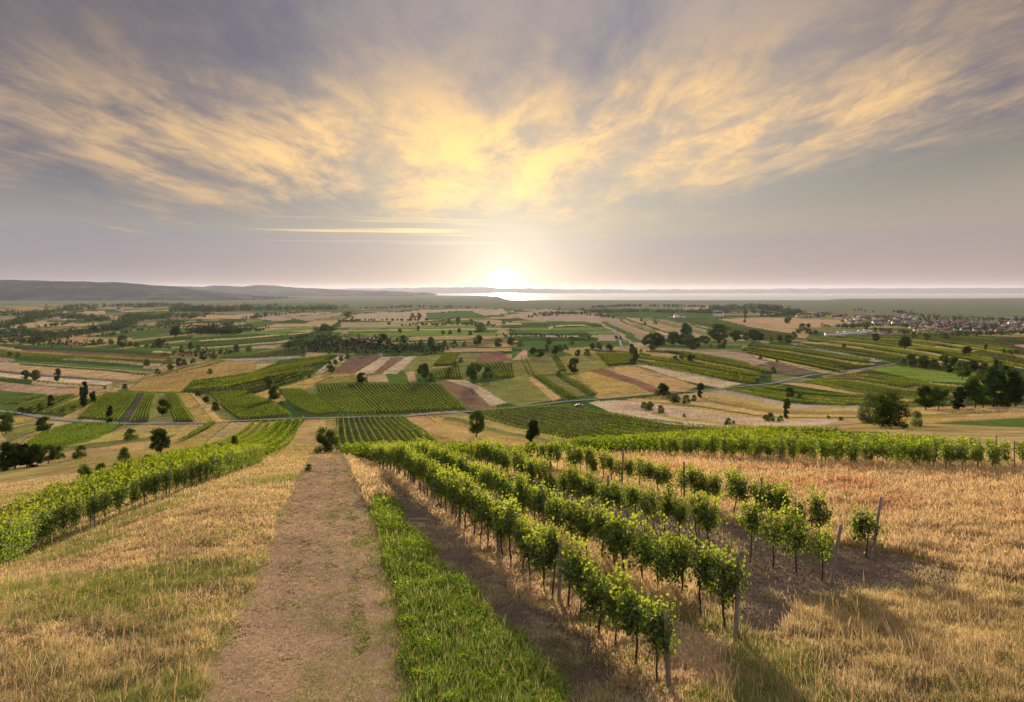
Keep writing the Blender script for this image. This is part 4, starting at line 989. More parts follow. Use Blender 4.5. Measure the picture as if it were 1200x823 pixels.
# nearer ones, each with words of its own
for where, s in [
  ('standing alone beside the mown track at the foot of the slope', 'b381,531,31,.88'), ('standing alone between the curved vineyards in mid valley', 'r558,512,30,.9'),
  ('small and alone at the top of the vine rows', 'd622,530,37,.95'), ('dry yellowish, on the left edge of the mown track', 'w362,554,10,.9'),
  ('big dark, in front of the pale bush below the village', 'b1044,502,43,.85'), ('pale and tall, behind the big dark bush', 'w1020,496,36,.72'), ('small and light, right of the big dark bush', 'w1074,500,20,.7'),
  ('broad, standing on the ridge before the brown fields', 'r843,402,22,1.3'), ('above the curved road in the ochre meadow', 't820,466,17,1.3'),
  ('between the strip fields left of the ochre meadow', 'r673,439,19,.9'), ('alone beside the bent brown field in mid valley', 'r556,449,25,.95'),
  ('alone on the green band at the far left', 'r172,430,9'), ('alone beside the yellow meadow under the knoll', 'r339,409,8,1.2'),
  ('small, at the vine end above the long road', 'b655,440,6'), ('standing in the vines at mid left', 'd128,496,20,.8'), ('standing in the meadow strip between the vineyards', 'r191,488,20,.85'),
  ('low and wide, under the treeless hill crest', 'b381,388,9,1.4'),
  ]: trees(where, s)
trees('in the dark clump behind the left vineyard', 'd4,552,33,1.2 r18,550,30,.9 d32,548,27,1.2 r44,547,26,.9 r57,543,21,.9 b68,538,15')
trees('along the back of the left vineyard', 'b94,537,15 b148,552,27,.8 b100,562,19,.8 b118,560,17,.8 r188,533,30,.95 b172,545,12 b197,543,10 b220,538,11 b243,536,14 b258,533,13 b273,531,20,.7 b230,540,9')
trees('on the tan ground at the left side', 'r7,509,23,.95 r50,508,19,1.1 b153,516,14 t98,478,30,.8 t109,473,15,1.1 t59,479,16,1.1 b25,483,7 b35,485,7 b47,481,8')
trees('in the pale fields of the far left', 'r30,446,12 r42,447,13 t67,447,15,1.2 b12,418,6 b21,419,6 b123,456,4 b146,456,6')
trees('on the ochre slope at the left', 'b185,439,7 b200,434,8 r210,430,10 b215,428,7 b226,426,6 r238,423,11 b251,421,7 b246,438,6 r232,466,8 r241,473,9 b252,481,10')
trees('along the dark lane under the long ochre slope', 'r314,456,16,.8 r321,471,18 b330,477,7 b325,452,7 b331,449,7 b343,446,6 b352,444,6 b386,431,8 r388,438,9 b393,427,6 b400,423,6 b407,420,6 b362,443,5')
trees('in the bushy strip above the curved vineyard', 'r423,450,13 r498,446,20,.6 r494,441,14 b504,448,11 b527,440,9 b533,430,7 b571,443,13 b540,425,6')
trees('on the strips behind the knoll', 'r339,405,5 b354,408,5 r473,402,9,1.3 r469,391,6 t490,388,7 r450,400,9 b446,399,8 b455,403,7 r505,406,11 b521,405,6 b533,404,6 b544,406,6 r560,406,13 r584,408,11 r599,406,11 b493,404,6')
trees('in the glowing row under the sun', 'r624,417,10 r632,420,11,1.2 b610,406,8 r650,417,12,1.1 r643,405,9 b663,410,7 r677,419,9 b688,417,8 r694,410,8 b702,409,7 r715,412,9,1.2 b640,412,8 b656,412,8 b670,404,7')
trees('around the lane junction in mid valley', 'r742,427,20,.8 r741,411,8 b751,413,4 r756,406,10 b765,411,8 r722,398,5 b727,398,4 b690,398,4')
trees('in the tree group on the ridge', 'r763,406,15,1.2 r770,408,18 r776,406,12 r790,406,17,1.2 t804,398,20,1.6 r800,406,14 r808,408,16 r817,408,12 r822,402,9 r827,404,10 b812,410,8')
trees('along the ridge right of the broad tree', 'r862,401,15,1.2 r874,400,10 r880,399,13,.9 r885,401,14 r890,401,11 b850,404,6 r914,401,8 b904,400,6 r924,403,10 b930,397,8 r842,404,7')
trees('on the tan bands in the right valley', 'b843,409,7 b833,408,5 r810,425,10 b791,424,7 b798,422,6 t809,422,8 b891,421,5 b911,424,5 b906,438,8 b848,408,6')
trees('by the road through the ochre meadow', 'r778,466,17,.9 b785,468,8 b792,472,11 b804,473,10 b813,470,7 b770,463,6')
trees('scattered in the dry meadow above the terrace', 'b755,479,8 b761,481,11 b774,484,9 b802,489,4 b853,498,8 t921,491,24,.9 r925,468,14 b914,494,7 b938,469,8 b902,494,10 b897,492,6 b971,491,4 b985,493,5 b860,497,4')
trees('in the tall group before the village fields', 'r1085,481,28,.95 r1100,480,28,.9 t1123,480,26,1.5 r1143,479,36,.7 t1164,477,48,1.25 r1182,476,30,.8 t1190,476,42,1.3 r1152,478,26 b1175,477,16')
trees('in the leafy hollow at the right', 'r1068,430,15 b1084,431,15 b1095,432,11 r1107,431,15 r1120,435,17 r1128,445,22,.9 r1140,437,15 b1155,438,13 b1165,441,13 r1178,441,13 b1150,446,12 b1190,446,12 r1112,438,11 b1060,428,8 b1172,432,9 t1167,432,12')
trees('among the vine bands below the village', 'r1060,410,16,1.1 r1026,401,10 r1086,400,10 r1132,417,11,1.1 t1155,411,8 b1108,398,8 r1070,397,7 b1176,415,6 b1184,416,6 b1191,415,6 b1011,401,4')
trees('on the brown fields near the far farm', 't873,373,8 b873,378,4 r923,380,8 b940,388,9 b948,392,7 r947,385,6 b936,391,6 r989,409,6 b955,392,6 b926,375,5 b752,377,4 b768,380,5 b756,381,4')
trees('in the hedges of the left plain', 'r144,408,15,1.1 r188,409,13 b110,405,7 b118,404,7 b130,404,7 r205,396,14 b160,407,6 b152,406,6 b172,408,6 b180,408,6 b197,409,7 b224,408,7 b232,410,6 r277,412,8 b292,412,7 b212,409,5')
trees('in the middle of the far plain', 'r408,373,8,1.3 b413,376,5 b484,373,6 r491,374,7 b456,381,4 b526,379,5 r537,379,7 b552,380,6 b566,388,8 b560,387,6 r563,386,8 b519,392,5 b527,392,5 r538,391,6 b551,393,5 b573,381,5 b590,380,5 r466,401,5')

# far hedges and woods that read as one mass
def woods(name, label, lines, seed, per=1.0):
    r = np.random.default_rng(seed); Cn = []; S = []; C = []; N = []
    for s in lines:
        hpx, dens, pts = s.split(' ', 2); hpx = float(hpx); dens = float(dens)
        L = poly_xy(P(pts)); L = resample(L, max(2.0, L[:, 1].mean() / FPX * 1.0)); pxs = np.abs(np.diff(L[:, 0])).sum() / L[:, 1].mean() * FPX
        for _ in range(int(pxs * dens * per) + 1):
            p = L[r.integers(len(L))]; d = p[1] / FPX; dep = r.normal(0, 9) * (1 + p[1] / 900); x, y = p[0] + r.normal(0, 2), p[1] + dep
            h = hpx * d * r.uniform(.45, 1.1); z = float(gz(x, y)); k = 34; rad = h * r.uniform(.32, .55)
            dd = unit(r.normal(size=(k, 3))); q = dd * r.uniform(.5, 1.05, (k, 1)) * (rad, rad, h * .5) + (x, y, z + h * .5)
            Cn.append(q); N.append(dd); S.append(np.full(k, max(h * .2, d * 1.1)) * r.uniform(.7, 1.3, k)); C.append(np.array((.028, .044, .020)) * r.uniform(.6, 1.5) * r.uniform(.8, 1.2, (k, 1)))
    V, F, C = leaves(np.concatenate(Cn), np.concatenate(S), np.concatenate(N), False, .7, np.concatenate(C), seed)
    tag(mesh_np(name, V, F, M['tree_leaf'], C), label, 'woods', kind='stuff')
woods('treeline', 'dark hedges and shelter belts across the left plain, and scrub added for knoll shade', [
  '9 1.1 0,403 20,401 40,402 60,397 85,392 110,389 135,387 150,381 165,374', '7 .8 60,402 90,394 115,391 140,387 170,383 200,381 215,379', '7 .9 20,381 35,374 60,372 100,374 125,377', '5 .9 105,377 130,375 165,371', '5 .7 0,367 40,370 80,364 110,363', '5 .8 75,362 100,360 135,360 160,359', '6 .8 0,371 30,369 50,367',
  '6 .8 165,376 200,371 235,373', '9 1.3 203,365 240,366 280,365 320,364', '6 1.2 320,364 350,363 400,363', '6 .9 165,361 185,359 215,360', '6 .9 285,376 310,371 340,369 355,367', '4 1.2 348,397 360,395 378,394 392,396', '3 1.3 345,401 380,399 420,400 450,403', '3 1.2 340,405 380,404 430,405 470,408', '2.5 1.2 345,409 400,409 450,410 520,411', '3 1.0 440,405 480,406 530,407', '5 .7 120,395 160,388 210,384 250,383 290,377', '12 1.6 228,392 250,391 270,391 283,391', '5 .5 215,392 228,391', '4 .6 220,374 245,369', '7 1.2 370,388 394,388', '4 .6 285,387 310,388', '4 .9 200,414 240,415 275,414', '3 .6 345,397 356,397',  # low scrub lines over the knoll are added to stand in for its shade
  '5 .8 0,384 20,386 50,384 75,380', '4 .7 0,396 30,394 60,392', '6 1 0,390 20,391 40,393 60,394', '4 .6 262,352 300,352 335,350', '3 .6 40,400 80,403 110,404'], 1)
woods('treeline', 'thin dark tree rows on the plain under the sun and towards the lake', [
  '3 .7 690,361 740,359 800,360 860,361', '5 1.1 700,367 740,366 800,367 830,367', '3 .5 645,368 680,369 715,371', '4 .6 625,370 660,367', '8 1.3 830,366 860,364 890,363 920,366', '6 1.1 800,367 850,367 890,368 930,370', '9 1.3 925,370 936,370', '4 .8 895,372 920,371', '3 .4 640,362 690,364 720,374', '2.5 .4 420,362 480,360 560,361', '3 .5 400,377 440,376 500,376', '3 .5 470,382 540,381 600,382', '4 .9 556,390 572,390', '3 .5 600,394 650,394 690,400', '3 .7 830,388 870,394 905,400', '3 .5 620,372 700,366'], 2)
woods('treeline', 'garden trees and groves between the village houses', [
  '5 .6 935,372 970,371 1000,373 1015,374', '6 .6 1010,376 1040,374 1080,376 1120,377', '6 1 1080,373 1120,375 1170,376 1200,377', '4 .5 1010,365 1060,367 1070,370', '6 .6 955,384 990,384 1025,382', '6 .8 1020,388 1060,392 1110,394 1150,392 1200,391', '5 .6 1100,386 1150,386 1200,388', '8 .7 1120,388 1160,388', '5 .8 1075,383 1130,384 1200,383', '4 .8 1068,380 1130,380 1200,380', '4 .7 990,378 1040,379 1075,380', '3 .6 1060,369 1090,371', '6 .5 1040,383 1075,384'], 3, .9)

# ------------------------------------------------------------------ houses
def house_proto(seed, wall, roof, hip=False, flat=False):
    r = np.random.default_rng(seed); root = empty('house'); mb = MB(); w, d, h = 4.5, 5.5, 3.6 if seed % 2 else 5.2
    mb.box((-w, -d, -1.0), (w, d, h)); g = mb
    rh = 3.4; e = .45
    if not flat: g.add([(-w, -d, h), (w, -d, h), (0, -d, h + rh * .93), (-w, d, h), (w, d, h), (0, d, h + rh * .93)], [(0, 1, 2), (4, 3, 5)])
    g.build('wall', wall, root, tint=False)
    rf = MB()
    if flat: rf.box((-w - .2, -d - .2, h), (w + .2, d + .2, h + .35))
    else:
        for s in (-1, 1):
            a = np.array([(s * (w + e), -d - e, h - .3), (s * (w + e), d + e, h - .3), (0, d + e, h + rh), (0, -d - e, h + rh)]); b = a + (0, 0, .22)
            V = np.concatenate([a, b]); rf.add(V, [(0, 1, 2, 3), (7, 6, 5, 4), (0, 4, 5, 1), (1, 5, 6, 2), (3, 2, 6, 7), (0, 3, 7, 4)])
    ro = rf.build('roof', roof, root, tint=False)
    if not flat:
        c = MB(); c.box((1.0, 1.2, h + 1.2), (1.7, 1.9, h + rh + .7)); c.build('chimney', wall, ro, tint=False)
    for s in (-1, 1):
        for xx in (-2.4, 0, 2.4):
            wd = MB(); wd.box((xx - .55, s * (d + .03) - .04, 1.0), (xx + .55, s * (d + .03) + .04, 2.5)); wd.build('window', M['glass'], root, tint=False)
    return root
def dup2(root, loc, rz, sc):
    r = dup(root, loc, rz, sc)
    for ch, src in zip(r.children, root.children):
        for g in src.children:
            q = g.copy(); COL.objects.link(q); q.parent = ch
    return r
M['tiles_red'] = solid_mat('roof_tiles_red', (.10, .040, .040), .9, .35, 2.0, .3, spec=.02)
HP = [house_proto(1, M['plaster'], M['tiles_red']), house_proto(2, M['plaster'], M['tiles']), house_proto(3, M['plaster_cream'], M['tiles']), house_proto(4, M['plaster'], M['tiles_grey']), house_proto(5, M['plaster_cream'], M['tiles_red'])]
HF = house_proto(6, M['plaster'], M['tiles_grey'], flat=True)
WD = ['white house, dull red roof', 'white house, brown tile roof', 'cream house, brown tile roof', 'white house, grey roof', 'cream house, dull red roof']
def houses(where, group, pts, sc, seed, protos=None, wpx=None):
    r = np.random.default_rng(seed); cnt = {}; pts = sorted(pts)
    ks = [r.integers(5) if protos is None else protos for _ in pts]
    for (x, y), k in zip(pts, ks):
        p = at1(x, y); cnt[k] = cnt.get(k, 0) + 1; s = sc * r.uniform(.85, 1.2) * (p[1] / FPX * (wpx or 6.5) / 10.0)
        o = dup2(HP[k], (p[0], p[1], p[2]), r.uniform(0, 3.14), (s, s * r.uniform(.9, 1.3), s))
        lab = '%s, %s from left %s' % (WD[k], ordinal(cnt[k]), where) if ks.count(k) > 1 else WD[k] + ' ' + where
        tag(o, lab, 'house', group)
hr = np.random.default_rng(8); VPTS = []
while len(VPTS) < 72:
    x, y = hr.uniform(1068, 1198), hr.uniform(380, 390)
    if all(abs(x - a) > 2.8 or abs(y - b) > 1.7 for a, b in VPTS): VPTS.append((x, y))
houses('in the dense lakeside village', 'houses of the village', VPTS, 1.0, 1)
VP2 = []
while len(VP2) < 30:
    x, y = hr.uniform(990, 1078), hr.uniform(373, 382)
    if all(abs(x - a) > 3.2 or abs(y - b) > 2 for a, b in VP2): VP2.append((x, y))
houses('in the loose upper village', 'houses of the upper village', VP2, .9, 2)
houses('by the path at the village edge', 'houses at the village edge', [(937, 372), (948, 371), (957, 371), (964, 371), (983, 374), (992, 376)], .9, 3)
houses('low among trees under the village', 'houses under the village', [(1032, 392), (1041, 393), (1048, 391), (1056, 393), (1066, 392), (1092, 389)], .85, 4)
houses('between the trees of the left plain', 'houses on the left plain', [(8, 390), (13, 389), (25, 393), (62, 375), (68, 374), (73, 376), (98, 374), (10, 369), (140, 364), (28, 369)], .75, 5)
houses('alone on the brown field before the lake', None, [(842, 372)], 1.35, 6, 3); houses('in the farm yard left of the lone house', 'farm houses', [(788, 372), (793, 373), (800, 373)], .8, 7)
for i, (x, y) in enumerate([(971, 395), (979, 395), (986, 394), (994, 393), (1002, 393), (1010, 392), (1017, 391)]):
    p = at1(x, y); s = p[1] / FPX * .78
    o = dup2(HF, (p[0], p[1], p[2]), .15, (s * 1.0, s * .8, s * 1.15))
    tag(o, 'white flat-roofed apartment block, %s from the left below the village' % ordinal(i + 1), 'apartment block', 'white apartment blocks'); o.name = 'apartment_block'
p = at1(646, 386); s = p[1] / FPX * .38; o = dup2(HP[3], (p[0], p[1], p[2]), .3, (s, s, s * 1.6)); tag(o, 'small pale tower house in the dark strips under the sun', 'house')
p = at1(1074, 389); s = p[1] / FPX * .5; o = dup2(HP[2], (p[0], p[1], p[2]), .2, (s, s, s * 1.9)); tag(o, 'tall cream gabled house standing over the left village end', 'house')
def shed(x, y, wpx, label):
    p = at1(x, y); s = p[1] / FPX * wpx / 10; tag(dup2(HP[3], tuple(p), .4, s), label, 'hut').name = 'field_hut'
shed(710, 411, 5, 'small pale hut among bushes near the lane junction'); shed(446, 417, 4, 'little white hut at the foot of the dark knoll'); shed(600, 366, 3, 'tiny pale hut on the plain below the sun')
for q in [HF] + HP:
    for ch in list(q.children):
        for g in list(ch.children): bpy.data.objects.remove(g)
    drop_proto(q)
for L_ in TP.values():
    for q in L_: drop_proto(q)
print('trees', ntree)

# a car parked at the road
def car(px, py):
    p = at1(px, py); root = empty('parked_car', (p[0], p[1], p[2] + .35), .25); mt = solid_mat('car_paint', (.07, .06, .12), .7, .05, 1, 0)
    prof = [(-2.1, .35), (2.1, .35), (2.15, .7), (1.9, .9), (1.1, .98), (.5, 1.42), (-1.1, 1.45), (-1.7, 1.0), (-2.1, .92)]
    V = [(x, s * (.82 if z < 1.0 else .66), z) for s in (-1, 1) for x, z in prof]; n = len(prof); mb = MB()
    mb.add(V, [(i, (i + 1) % n, n + (i + 1) % n, n + i) for i in range(n)]); mb.F.setdefault(n, []).append(np.array([list(range(n))[::-1], list(range(n, 2 * n))]))
    mb.build('body', mt, root, tint=False)
    g = MB(); g.add([(x, s * .80, z) for s in (-1, 1) for x, z in ((.85, 1.02), (.45, 1.36), (-1.0, 1.38), (-1.45, 1.04))], [(0, 1, 2, 3), (7, 6, 5, 4), (0, 4, 5, 1), (1, 5, 6, 2), (2, 6, 7, 3), (3, 7, 4, 0)]); g.build('window', M['glass'], root, tint=False)
    for x in (-1.3, 1.3):
        for s in (-1, 1):
            w = MB(); w.tube([(x, s * .68, .33), (x, s * .88, .33)], .33, 14); w.build('wheel', M['glass'], root, tint=False)
    tag(root, 'dusky blue car parked beside the pale valley road', 'car')
car(679, 478.5)

# wind turbines on the far shore
for i, px_ in enumerate((655, 668, 700, 731, 751, 887, 905, 920, 938)):
    Y = 27800 + 300 * (i % 3); X = (px_ - CX) / FPX * Y; root = empty('wind_turbine', (X, Y, -1))
    a = MB(); a.tube([(0, 0, 0), (0, 0, 75), (0, 0, 140)], [4.5, 3.6, 2.6], 10); a.build('tower', M['steel'], root, True, False)
    b = MB(); b.tube([(0, -3, 141), (0, 6, 141)], 3, 8)
    for k in range(3):
        t_ = i * .7 + k * 2.094; e = np.array([math.sin(t_), 0, math.cos(t_)]); b.tube([np.array([0, -4, 141]), np.array([0, -4, 141]) + e * 25, np.array([0, -4, 141]) + e * 62], [2.2, 2.8, .6], 6)
    b.build('rotor', M['steel'], root, True, False)
    tag(root, 'faint grey wind turbine beyond the lake, %s from the left' % ordinal(i + 1), 'wind turbine', 'wind turbines on the far shore')
# ------------------------------------------------------------------ grasses and herbs of the near slope
def blades(name, label, cat, X, Y, h, w, c0, c1, lean=.3, head=0.0, hc=None, seed=0, sun_bend=0.0):
    """one narrow curved strip per blade; head > 0 adds a wider seed head at its tip"""
    r = np.random.default_rng(seed); n = len(X); Z = gz(X, Y); a = r.uniform(0, 6.283, n)
    face = r.uniform(-1.0, 1.0, n); s = np.stack([np.cos(face), np.sin(face), 0 * face], 1)
    ld = np.stack([np.cos(a), np.sin(a), 0 * a], 1) * (np.abs(r.normal(0, lean, n)) * h)[:, None]
    base = np.stack([X, Y, Z - .02], 1); lv = [0, .4, .72, 1.0] if head else [0, .5, 1.0]
    wd = [.9, .75, 1.0 + 1.0 * head, .25] if head else [1.0, .75, .12]
    V = []; C = []
    for t_, k in zip(lv, wd):
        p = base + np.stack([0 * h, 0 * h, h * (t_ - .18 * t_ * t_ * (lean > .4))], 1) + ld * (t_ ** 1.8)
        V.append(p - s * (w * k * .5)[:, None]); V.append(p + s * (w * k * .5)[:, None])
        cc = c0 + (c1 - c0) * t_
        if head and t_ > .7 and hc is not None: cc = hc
        C += [cc, cc]
    m = len(lv); V = np.stack(V, 1).reshape(-1, 3); C = np.stack(C, 1).reshape(-1, 3); i0 = np.arange(n)[:, None] * (2 * m)
    F = np.concatenate([i0 + [[2 * q, 2 * q + 1, 2 * q + 3, 2 * q + 2]] for q in range(m - 1)])
    return V, F, C
def scatter(n, seed, ylo=528, yhi=850, xlo=-40, xhi=1240):
    """random ground points, denser nearby, with the zone each falls in"""
    r = np.random.default_rng(seed); px = r.uniform(xlo, xhi, n); py = ylo + (yhi - ylo) * r.uniform(0, 1, n) ** .85
    Q = at(px, py); ok = (Q[:, 1] < 120); Q = Q[ok]; px, py = px[ok], py[ok]
    jx = r.normal(0, 1, len(px)) * np.clip((py - 515) / 300, .02, 1) * 7
    i, j = zone_at(np.clip(px + jx, 0, 1199), np.clip(py, 345, 828)); return Q, ZMASK[i, j], px, py, r
def merge(parts):
    V = []; F = []; C = []; n = 0
    for v, f, c in parts: V.append(v); F.append(f + n); C.append(c); n += len(v)
    fs = {}
    for f in F: fs.setdefault(f.shape[1], []).append(f)
    return np.concatenate(V), [np.concatenate(q) for q in fs.values()], np.concatenate(C)
Zi = {k: i for i, k in enumerate(ZONES)}
def cols(r, n, a, b, v=.22):
    t_ = r.uniform(0, 1, (n, 1)); return (np.array(a) * t_ + np.array(b) * (1 - t_)) * r.uniform(1 - v, 1 + v, (n, 1))
GOLD, PINK, OLIVE, GREEN, STRAW, RUST = (.50, .375, .185), (.47, .33, .225), (.26, .25, .09), (.13, .18, .05), (.56, .45, .295), (.38, .22, .155)
def build_grass():
    Q, z, px, py, r = scatter(GRASS_N, 21)
    wpx = Q[:, 1] / FPX                                   # metres per photograph pixel there
    def put(mask, hlo, hhi, ca, cb, tip=1.15, lean=.5, head=0.0, hc=None, seed=1, wk=.5, wmin=.006):
        n = int(mask.sum()); q = Q[mask]; h = r.uniform(hlo, hhi, n) * np.clip(.30 + 1.0 * fbm(q[:, 0] / .55, q[:, 1] / .55, 4), .3, 1.4) * r.uniform(.6, 1.15, n)
        w = np.maximum(wmin, wk * wpx[mask]) * r.uniform(.7, 1.25, n); c0 = cols(r, n, ca, cb)
        hcv = None if hc is None else cols(r, n, hc[0], hc[1], .3)
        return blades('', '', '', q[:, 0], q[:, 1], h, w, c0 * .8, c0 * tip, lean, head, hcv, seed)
    X, Y = Q[:, 0], Q[:, 1]; big = fbm(X / 5 + 4, Y / 5 + 7, 4); fine = fbm(X / 1.4 + 1, Y / 1.4 + 2, 3); u = r.uniform(0, 1, len(X))
    parts = []
    L = (z == Zi['left']) | (z == -1) & (px < 400); lowleft = np.clip((py - 660) / 130, 0, 1) * np.clip((330 - px) / 200 + .35, 0, 1)
    gsel = u < np.clip((big - .50) * 5 + lowleft * 1.0 - .03, .06, .92)
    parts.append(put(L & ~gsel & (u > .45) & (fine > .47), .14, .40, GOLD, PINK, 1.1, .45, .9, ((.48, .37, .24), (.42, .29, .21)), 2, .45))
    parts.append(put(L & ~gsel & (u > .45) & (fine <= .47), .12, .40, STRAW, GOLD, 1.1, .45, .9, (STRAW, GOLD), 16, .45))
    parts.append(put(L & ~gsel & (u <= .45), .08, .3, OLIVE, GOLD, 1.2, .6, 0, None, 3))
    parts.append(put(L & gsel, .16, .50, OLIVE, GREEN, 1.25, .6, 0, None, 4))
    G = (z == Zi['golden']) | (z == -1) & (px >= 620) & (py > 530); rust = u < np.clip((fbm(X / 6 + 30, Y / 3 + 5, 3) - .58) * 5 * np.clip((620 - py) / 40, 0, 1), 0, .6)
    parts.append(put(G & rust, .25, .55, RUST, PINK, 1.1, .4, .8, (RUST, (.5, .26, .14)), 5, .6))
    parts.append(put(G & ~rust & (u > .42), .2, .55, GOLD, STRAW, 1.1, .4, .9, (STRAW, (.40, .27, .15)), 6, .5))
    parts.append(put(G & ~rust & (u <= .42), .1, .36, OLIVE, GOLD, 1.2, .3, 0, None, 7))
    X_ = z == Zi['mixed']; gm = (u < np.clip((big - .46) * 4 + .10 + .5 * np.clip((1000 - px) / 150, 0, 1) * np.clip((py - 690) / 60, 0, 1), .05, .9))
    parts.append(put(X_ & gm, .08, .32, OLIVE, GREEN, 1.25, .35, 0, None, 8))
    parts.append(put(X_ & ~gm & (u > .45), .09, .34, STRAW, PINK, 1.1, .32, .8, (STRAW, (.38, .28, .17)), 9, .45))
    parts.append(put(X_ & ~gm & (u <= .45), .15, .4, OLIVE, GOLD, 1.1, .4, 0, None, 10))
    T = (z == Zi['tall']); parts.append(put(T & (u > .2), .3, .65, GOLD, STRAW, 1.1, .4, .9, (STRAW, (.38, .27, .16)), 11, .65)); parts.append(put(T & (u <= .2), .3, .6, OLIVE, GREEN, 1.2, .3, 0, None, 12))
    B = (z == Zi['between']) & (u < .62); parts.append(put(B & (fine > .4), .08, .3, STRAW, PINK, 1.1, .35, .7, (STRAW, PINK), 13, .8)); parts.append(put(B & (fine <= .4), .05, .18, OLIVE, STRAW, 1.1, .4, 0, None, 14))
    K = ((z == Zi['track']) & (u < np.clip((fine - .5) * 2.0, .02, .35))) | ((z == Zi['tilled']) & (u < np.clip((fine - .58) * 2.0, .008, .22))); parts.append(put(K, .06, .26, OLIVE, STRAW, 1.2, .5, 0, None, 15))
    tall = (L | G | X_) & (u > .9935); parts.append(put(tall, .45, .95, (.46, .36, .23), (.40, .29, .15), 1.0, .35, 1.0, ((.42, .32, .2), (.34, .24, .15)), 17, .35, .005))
    V, F, C = merge(parts)
    tag(mesh_np('dry_grass', V, F, M['grass'], C), 'tall dry golden grass mixed with green weeds on the near slope', 'grass', kind='stuff'); print('blades', len(V) // 7)
    # mown track: short stubble, loose cut straw and green tufts
    Q, z, px, py, r = scatter(120000, 22, 528, 840, 200, 500); m = z == Zi['path']; Q, px, py = Q[m], px[m], py[m]; n = len(Q); wpx = Q[:, 1] / FPX
    f = fbm(Q[:, 0] / .8 + 3, Q[:, 1] / .8, 4); e = np.abs((px - np.interp(py, [524, 532, 560, 600, 700, 823], [388, 388, 386, 382, 368, 348])) / np.interp(py, [524, 532, 560, 600, 700, 823], [16, 20, 38, 50, 82, 124])); u = r.uniform(0, 1, n)
    sg = (px - np.interp(py, [524, 532, 560, 600, 700, 823], [388, 388, 386, 382, 368, 348])) / np.interp(py, [524, 532, 560, 600, 700, 823], [16, 20, 38, 50, 82, 124])
    mid = .95 * np.exp(-((sg - .16) / .15) ** 2) + .8 * np.exp(-((sg - .62) / .2) ** 2) + np.clip(e - .75, 0, 1) * 1.6; g = u < np.clip(mid * (2.2 * f - .4) + (f - .46) * 1.8, .06, .85)
    xr = Q[:, 0] + .25 * Q[:, 1]; keep = r.uniform(0, 1, n) < np.clip(3.2 * (fbm(xr / .45 + 5, Q[:, 1] / 1.5, 4) - .30), .08, 1)
    parts = []
    for mk, ca, cb, h0, h1, ln, sd in ((g, OLIVE, GREEN, .05, .17, .7, 31), (~g & keep, (.55, .40, .25), (.47, .31, .20), .03, .09, 1.3, 32)):
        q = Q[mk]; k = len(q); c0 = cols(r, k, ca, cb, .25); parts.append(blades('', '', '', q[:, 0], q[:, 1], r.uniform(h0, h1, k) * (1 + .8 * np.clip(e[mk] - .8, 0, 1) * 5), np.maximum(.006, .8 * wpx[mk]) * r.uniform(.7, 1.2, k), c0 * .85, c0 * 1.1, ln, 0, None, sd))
    k = 70000; j = r.integers(0, n, k); j = j[keep[j]]; k = len(j); q = Q[j]; a = r.uniform(0, 3.14, k); ln = r.uniform(.05, .16, k); w = np.maximum(.005, .55 * wpx[j])
    d = np.stack([np.cos(a), np.sin(a), r.normal(0, .15, k)], 1) * ln[:, None]; s = np.stack([-np.sin(a), np.cos(a), 0 * a], 1) * w[:, None]; b = q + np.stack([0 * a, 0 * a, r.uniform(.02, .05, k)], 1)
    V = np.stack([b - d - s, b + d - s, b + d + s, b - d + s], 1).reshape(-1, 3); parts.append((V, np.arange(4 * k).reshape(k, 4), np.repeat(cols(r, k, (.58, .43, .28), (.48, .33, .215), .25), 4, 0)))
    V, F, C = merge(parts); tag(mesh_np('mown_grass', V, F, M['grass'], C), 'short mown straw and green tufts on the broad track', 'mown grass', kind='stuff')
    # clover strip: small leaves on short stems, some taller herbs
    Q, z, px, py, r = scatter(280000, 23, 560, 850, 400, 700); m = z == Zi['clover']; Q = Q[m]; py = py[m]; n = len(Q); wpx = Q[:, 1] / FPX
    lump = fbm(Q[:, 0] / .9 + 2, Q[:, 1] / .9 + 5, 4); hh = (.08 + .30 * fbm(Q[:, 0] / .35, Q[:, 1] / .35, 3) * (.5 + lump)) * r.uniform(.3, 1.1, n); Cn = np.stack([Q[:, 0], Q[:, 1], Q[:, 2] + hh], 1)
    c = cols(r, n, (.065, .125, .022), (.14, .20, .042), .35) * (.5 + 1.0 * lump)[:, None] * np.where(fbm(Q[:, 0] / 1.3 + 8, Q[:, 1] / 2.2, 3) > .56, 1.0, .8)[:, None] * (.7 + .6 * hh / .4)[:, None]
    V1 = leaves(Cn, np.maximum(.022, 1.5 * wpx) * r.uniform(.5, 1.5, n), np.tile((0, -.1, .8), (n, 1)), True, .9, c, 41)
    k = 24000; j = r.integers(0, n, k); c0 = np.where(r.random((k, 1)) < .14, cols(r, k, STRAW, OLIVE), cols(r, k, (.10, .17, .035), (.17, .22, .05))); V2 = blades('', '', '', Q[j, 0], Q[j, 1], r.uniform(.12, .5, k) * r.uniform(.6, 1, k), np.maximum(.005, .4 * wpx[j]), c0 * .8, c0 * 1.1, .35, .6, c0, 42)
    tag(mesh_np('clover_grass', *V2[:2], M['grass'], V2[2]), 'uneven green and straw grasses standing among the bright clover', 'grass', kind='stuff')
    V, F, C = V1; tag(mesh_np('clover_strip', V, F, M['row_leaf'], C), 'lush bright green clover strip beside the bare wheel track', 'clover', kind='stuff')
    # leafy weeds scattered through the grass and on bare soil
    Q, z, px, py, r = scatter(26000, 24, 545, 850, 0, 1200); low = fbm(Q[:, 0] / 1.8 + 60, Q[:, 1] / 1.8, 3)
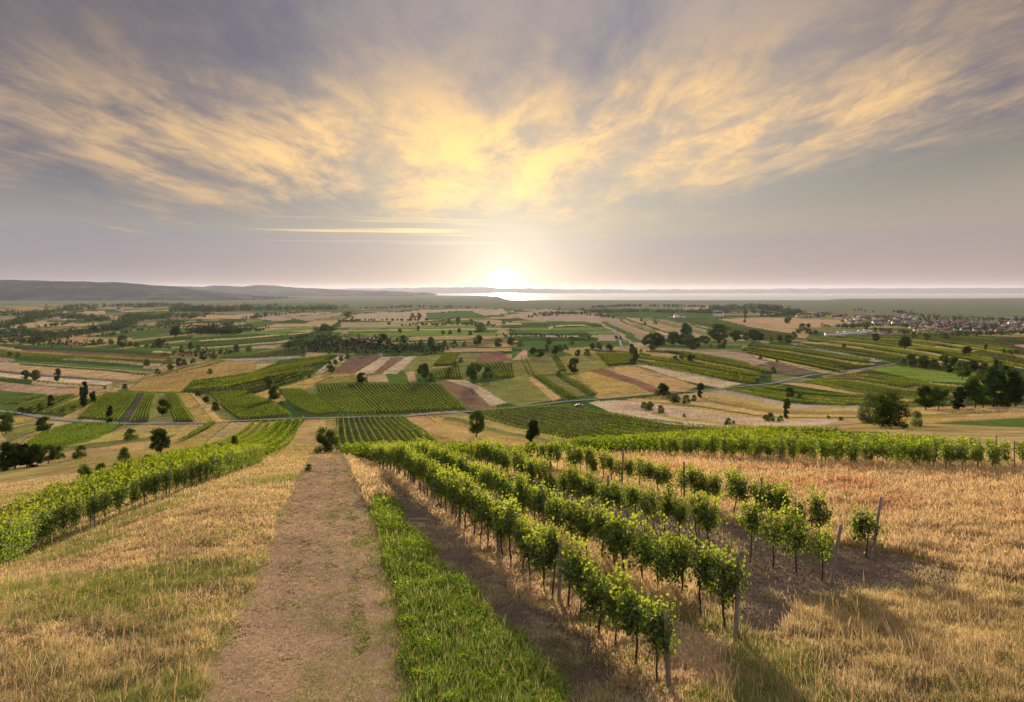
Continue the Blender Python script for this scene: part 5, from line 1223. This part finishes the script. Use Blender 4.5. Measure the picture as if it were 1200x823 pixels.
    m = (((z == Zi['left']) & (low > .56) & (py > 600)) | ((z == Zi['mixed']) & (low > .56)) | ((z == Zi['track']) & (low > .62)) | ((z == Zi['tilled']) & (low > .66)) | ((z == Zi['between']) & (low > .64))); Q = Q[m]; px = px[m]; n = len(Q)
    cs = []; Ls = []
    for d in range(7):
        Ls.append(Q + r.normal(0, .06, (n, 3)) * (1, 1, 0) + np.stack([0 * px, 0 * px, r.uniform(.04, .34, n)], 1)); cs.append(cols(r, n, (.08, .12, .03), (.15, .17, .05), .3))
    Cn = np.concatenate(Ls); V, F, C = leaves(Cn, np.maximum(.02, 1.3 * Cn[:, 1] / FPX) * r.uniform(.6, 1.3, len(Cn)), None, True, 1, np.concatenate(cs), 51)
    tag(mesh_np('weeds', V, F, M['row_leaf'], C), 'green leafy weeds scattered through the dry grass and soil', 'weeds', kind='stuff')
    # clods and stones on the bare soil
    Q, z, px, py, r = scatter(60000, 25, 545, 840, 440, 1180); m = (z == Zi['tilled']) | (z == Zi['track']); m &= r.uniform(0, 1, len(Q)) < np.where(z == Zi['tilled'], .8, .3); Q = Q[m]; n = len(Q); s = np.maximum(.018, .8 * Q[:, 1] / FPX) * r.uniform(.5, 1.7, n) ** 1.4
    oc = np.array([(1, 0, 0), (-1, 0, 0), (0, 1, 0), (0, -1, 0), (0, 0, 1), (0, 0, -.6)]); V = Q[:, None, :] + s[:, None, None] * (oc[None] * r.uniform(.6, 1.3, (n, 6, 1)) + r.normal(0, .15, (n, 6, 3)))
    f8 = np.array([(0, 2, 4), (2, 1, 4), (1, 3, 4), (3, 0, 4), (2, 0, 5), (1, 2, 5), (3, 1, 5), (0, 3, 5)]); F = (np.arange(n)[:, None, None] * 6 + f8[None]).reshape(-1, 3)
    stone = r.uniform(0, 1, n) < .06; c = cols(r, n, (.15, .10, .075), (.10, .07, .055), .25); c[stone] = cols(r, int(stone.sum()), (.36, .32, .30), (.28, .25, .24))
    tag(mesh_np('soil_clods', V.reshape(-1, 3), F, M['clod'], np.repeat(c, 6, 0)), 'brown clods and small stones on the tilled soil', 'clods', kind='stuff')
M['clod'] = solid_mat('clod', (.12, .09, .07), .95, .2, 8, 0, True)
def build_meadow():
    """tufts of standing grass on the far slopes: golden, straw and olive"""
    r = np.random.default_rng(61); n = 220000; px = r.uniform(-20, 1220, n); py = 398 + 145 * r.uniform(0, 1, n)
    Q = at(px, py); i = np.clip(((py - 340) * RS).astype(int), 0, RH * RS - 1); j = np.clip((px * RS).astype(int), 0, RW * RS - 1); cc = RAST[i, j]
    X, Y = Q[:, 0], Q[:, 1]; cr = cc.max(1); f = fbm(X / 14 + 2, Y / 14 + 9, 4); ok = (Y > 85) & (Y < 800) & RMASK[i, j] & (cr > .19) & (f + .25 * r.uniform(0, 1, n) > .55); Q = Q[ok]; cc = cc[ok]; n = len(Q); w = Q[:, 1] / FPX
    h = r.uniform(.15, .6, n) * np.clip(Q[:, 1] / 250, .6, 1.6); c0 = cc * r.uniform(.75, 1.15, (n, 1)) * np.where(r.random((n, 1)) < .35, (.72, .9, .62), (1.0, 1, .95))
    V, F, C = blades('', '', '', Q[:, 0], Q[:, 1], h, w * r.uniform(.5, 1.1, n), c0, c0 * 1.05, .5, 0, None, 62)
    tag(mesh_np('meadow_grass', V, F, M['grass'], C), 'patchy standing grass on the ochre and tan parcels of the valley', 'meadow grass', kind='stuff')
GRASS_N = 1300000
build_grass(); build_meadow()
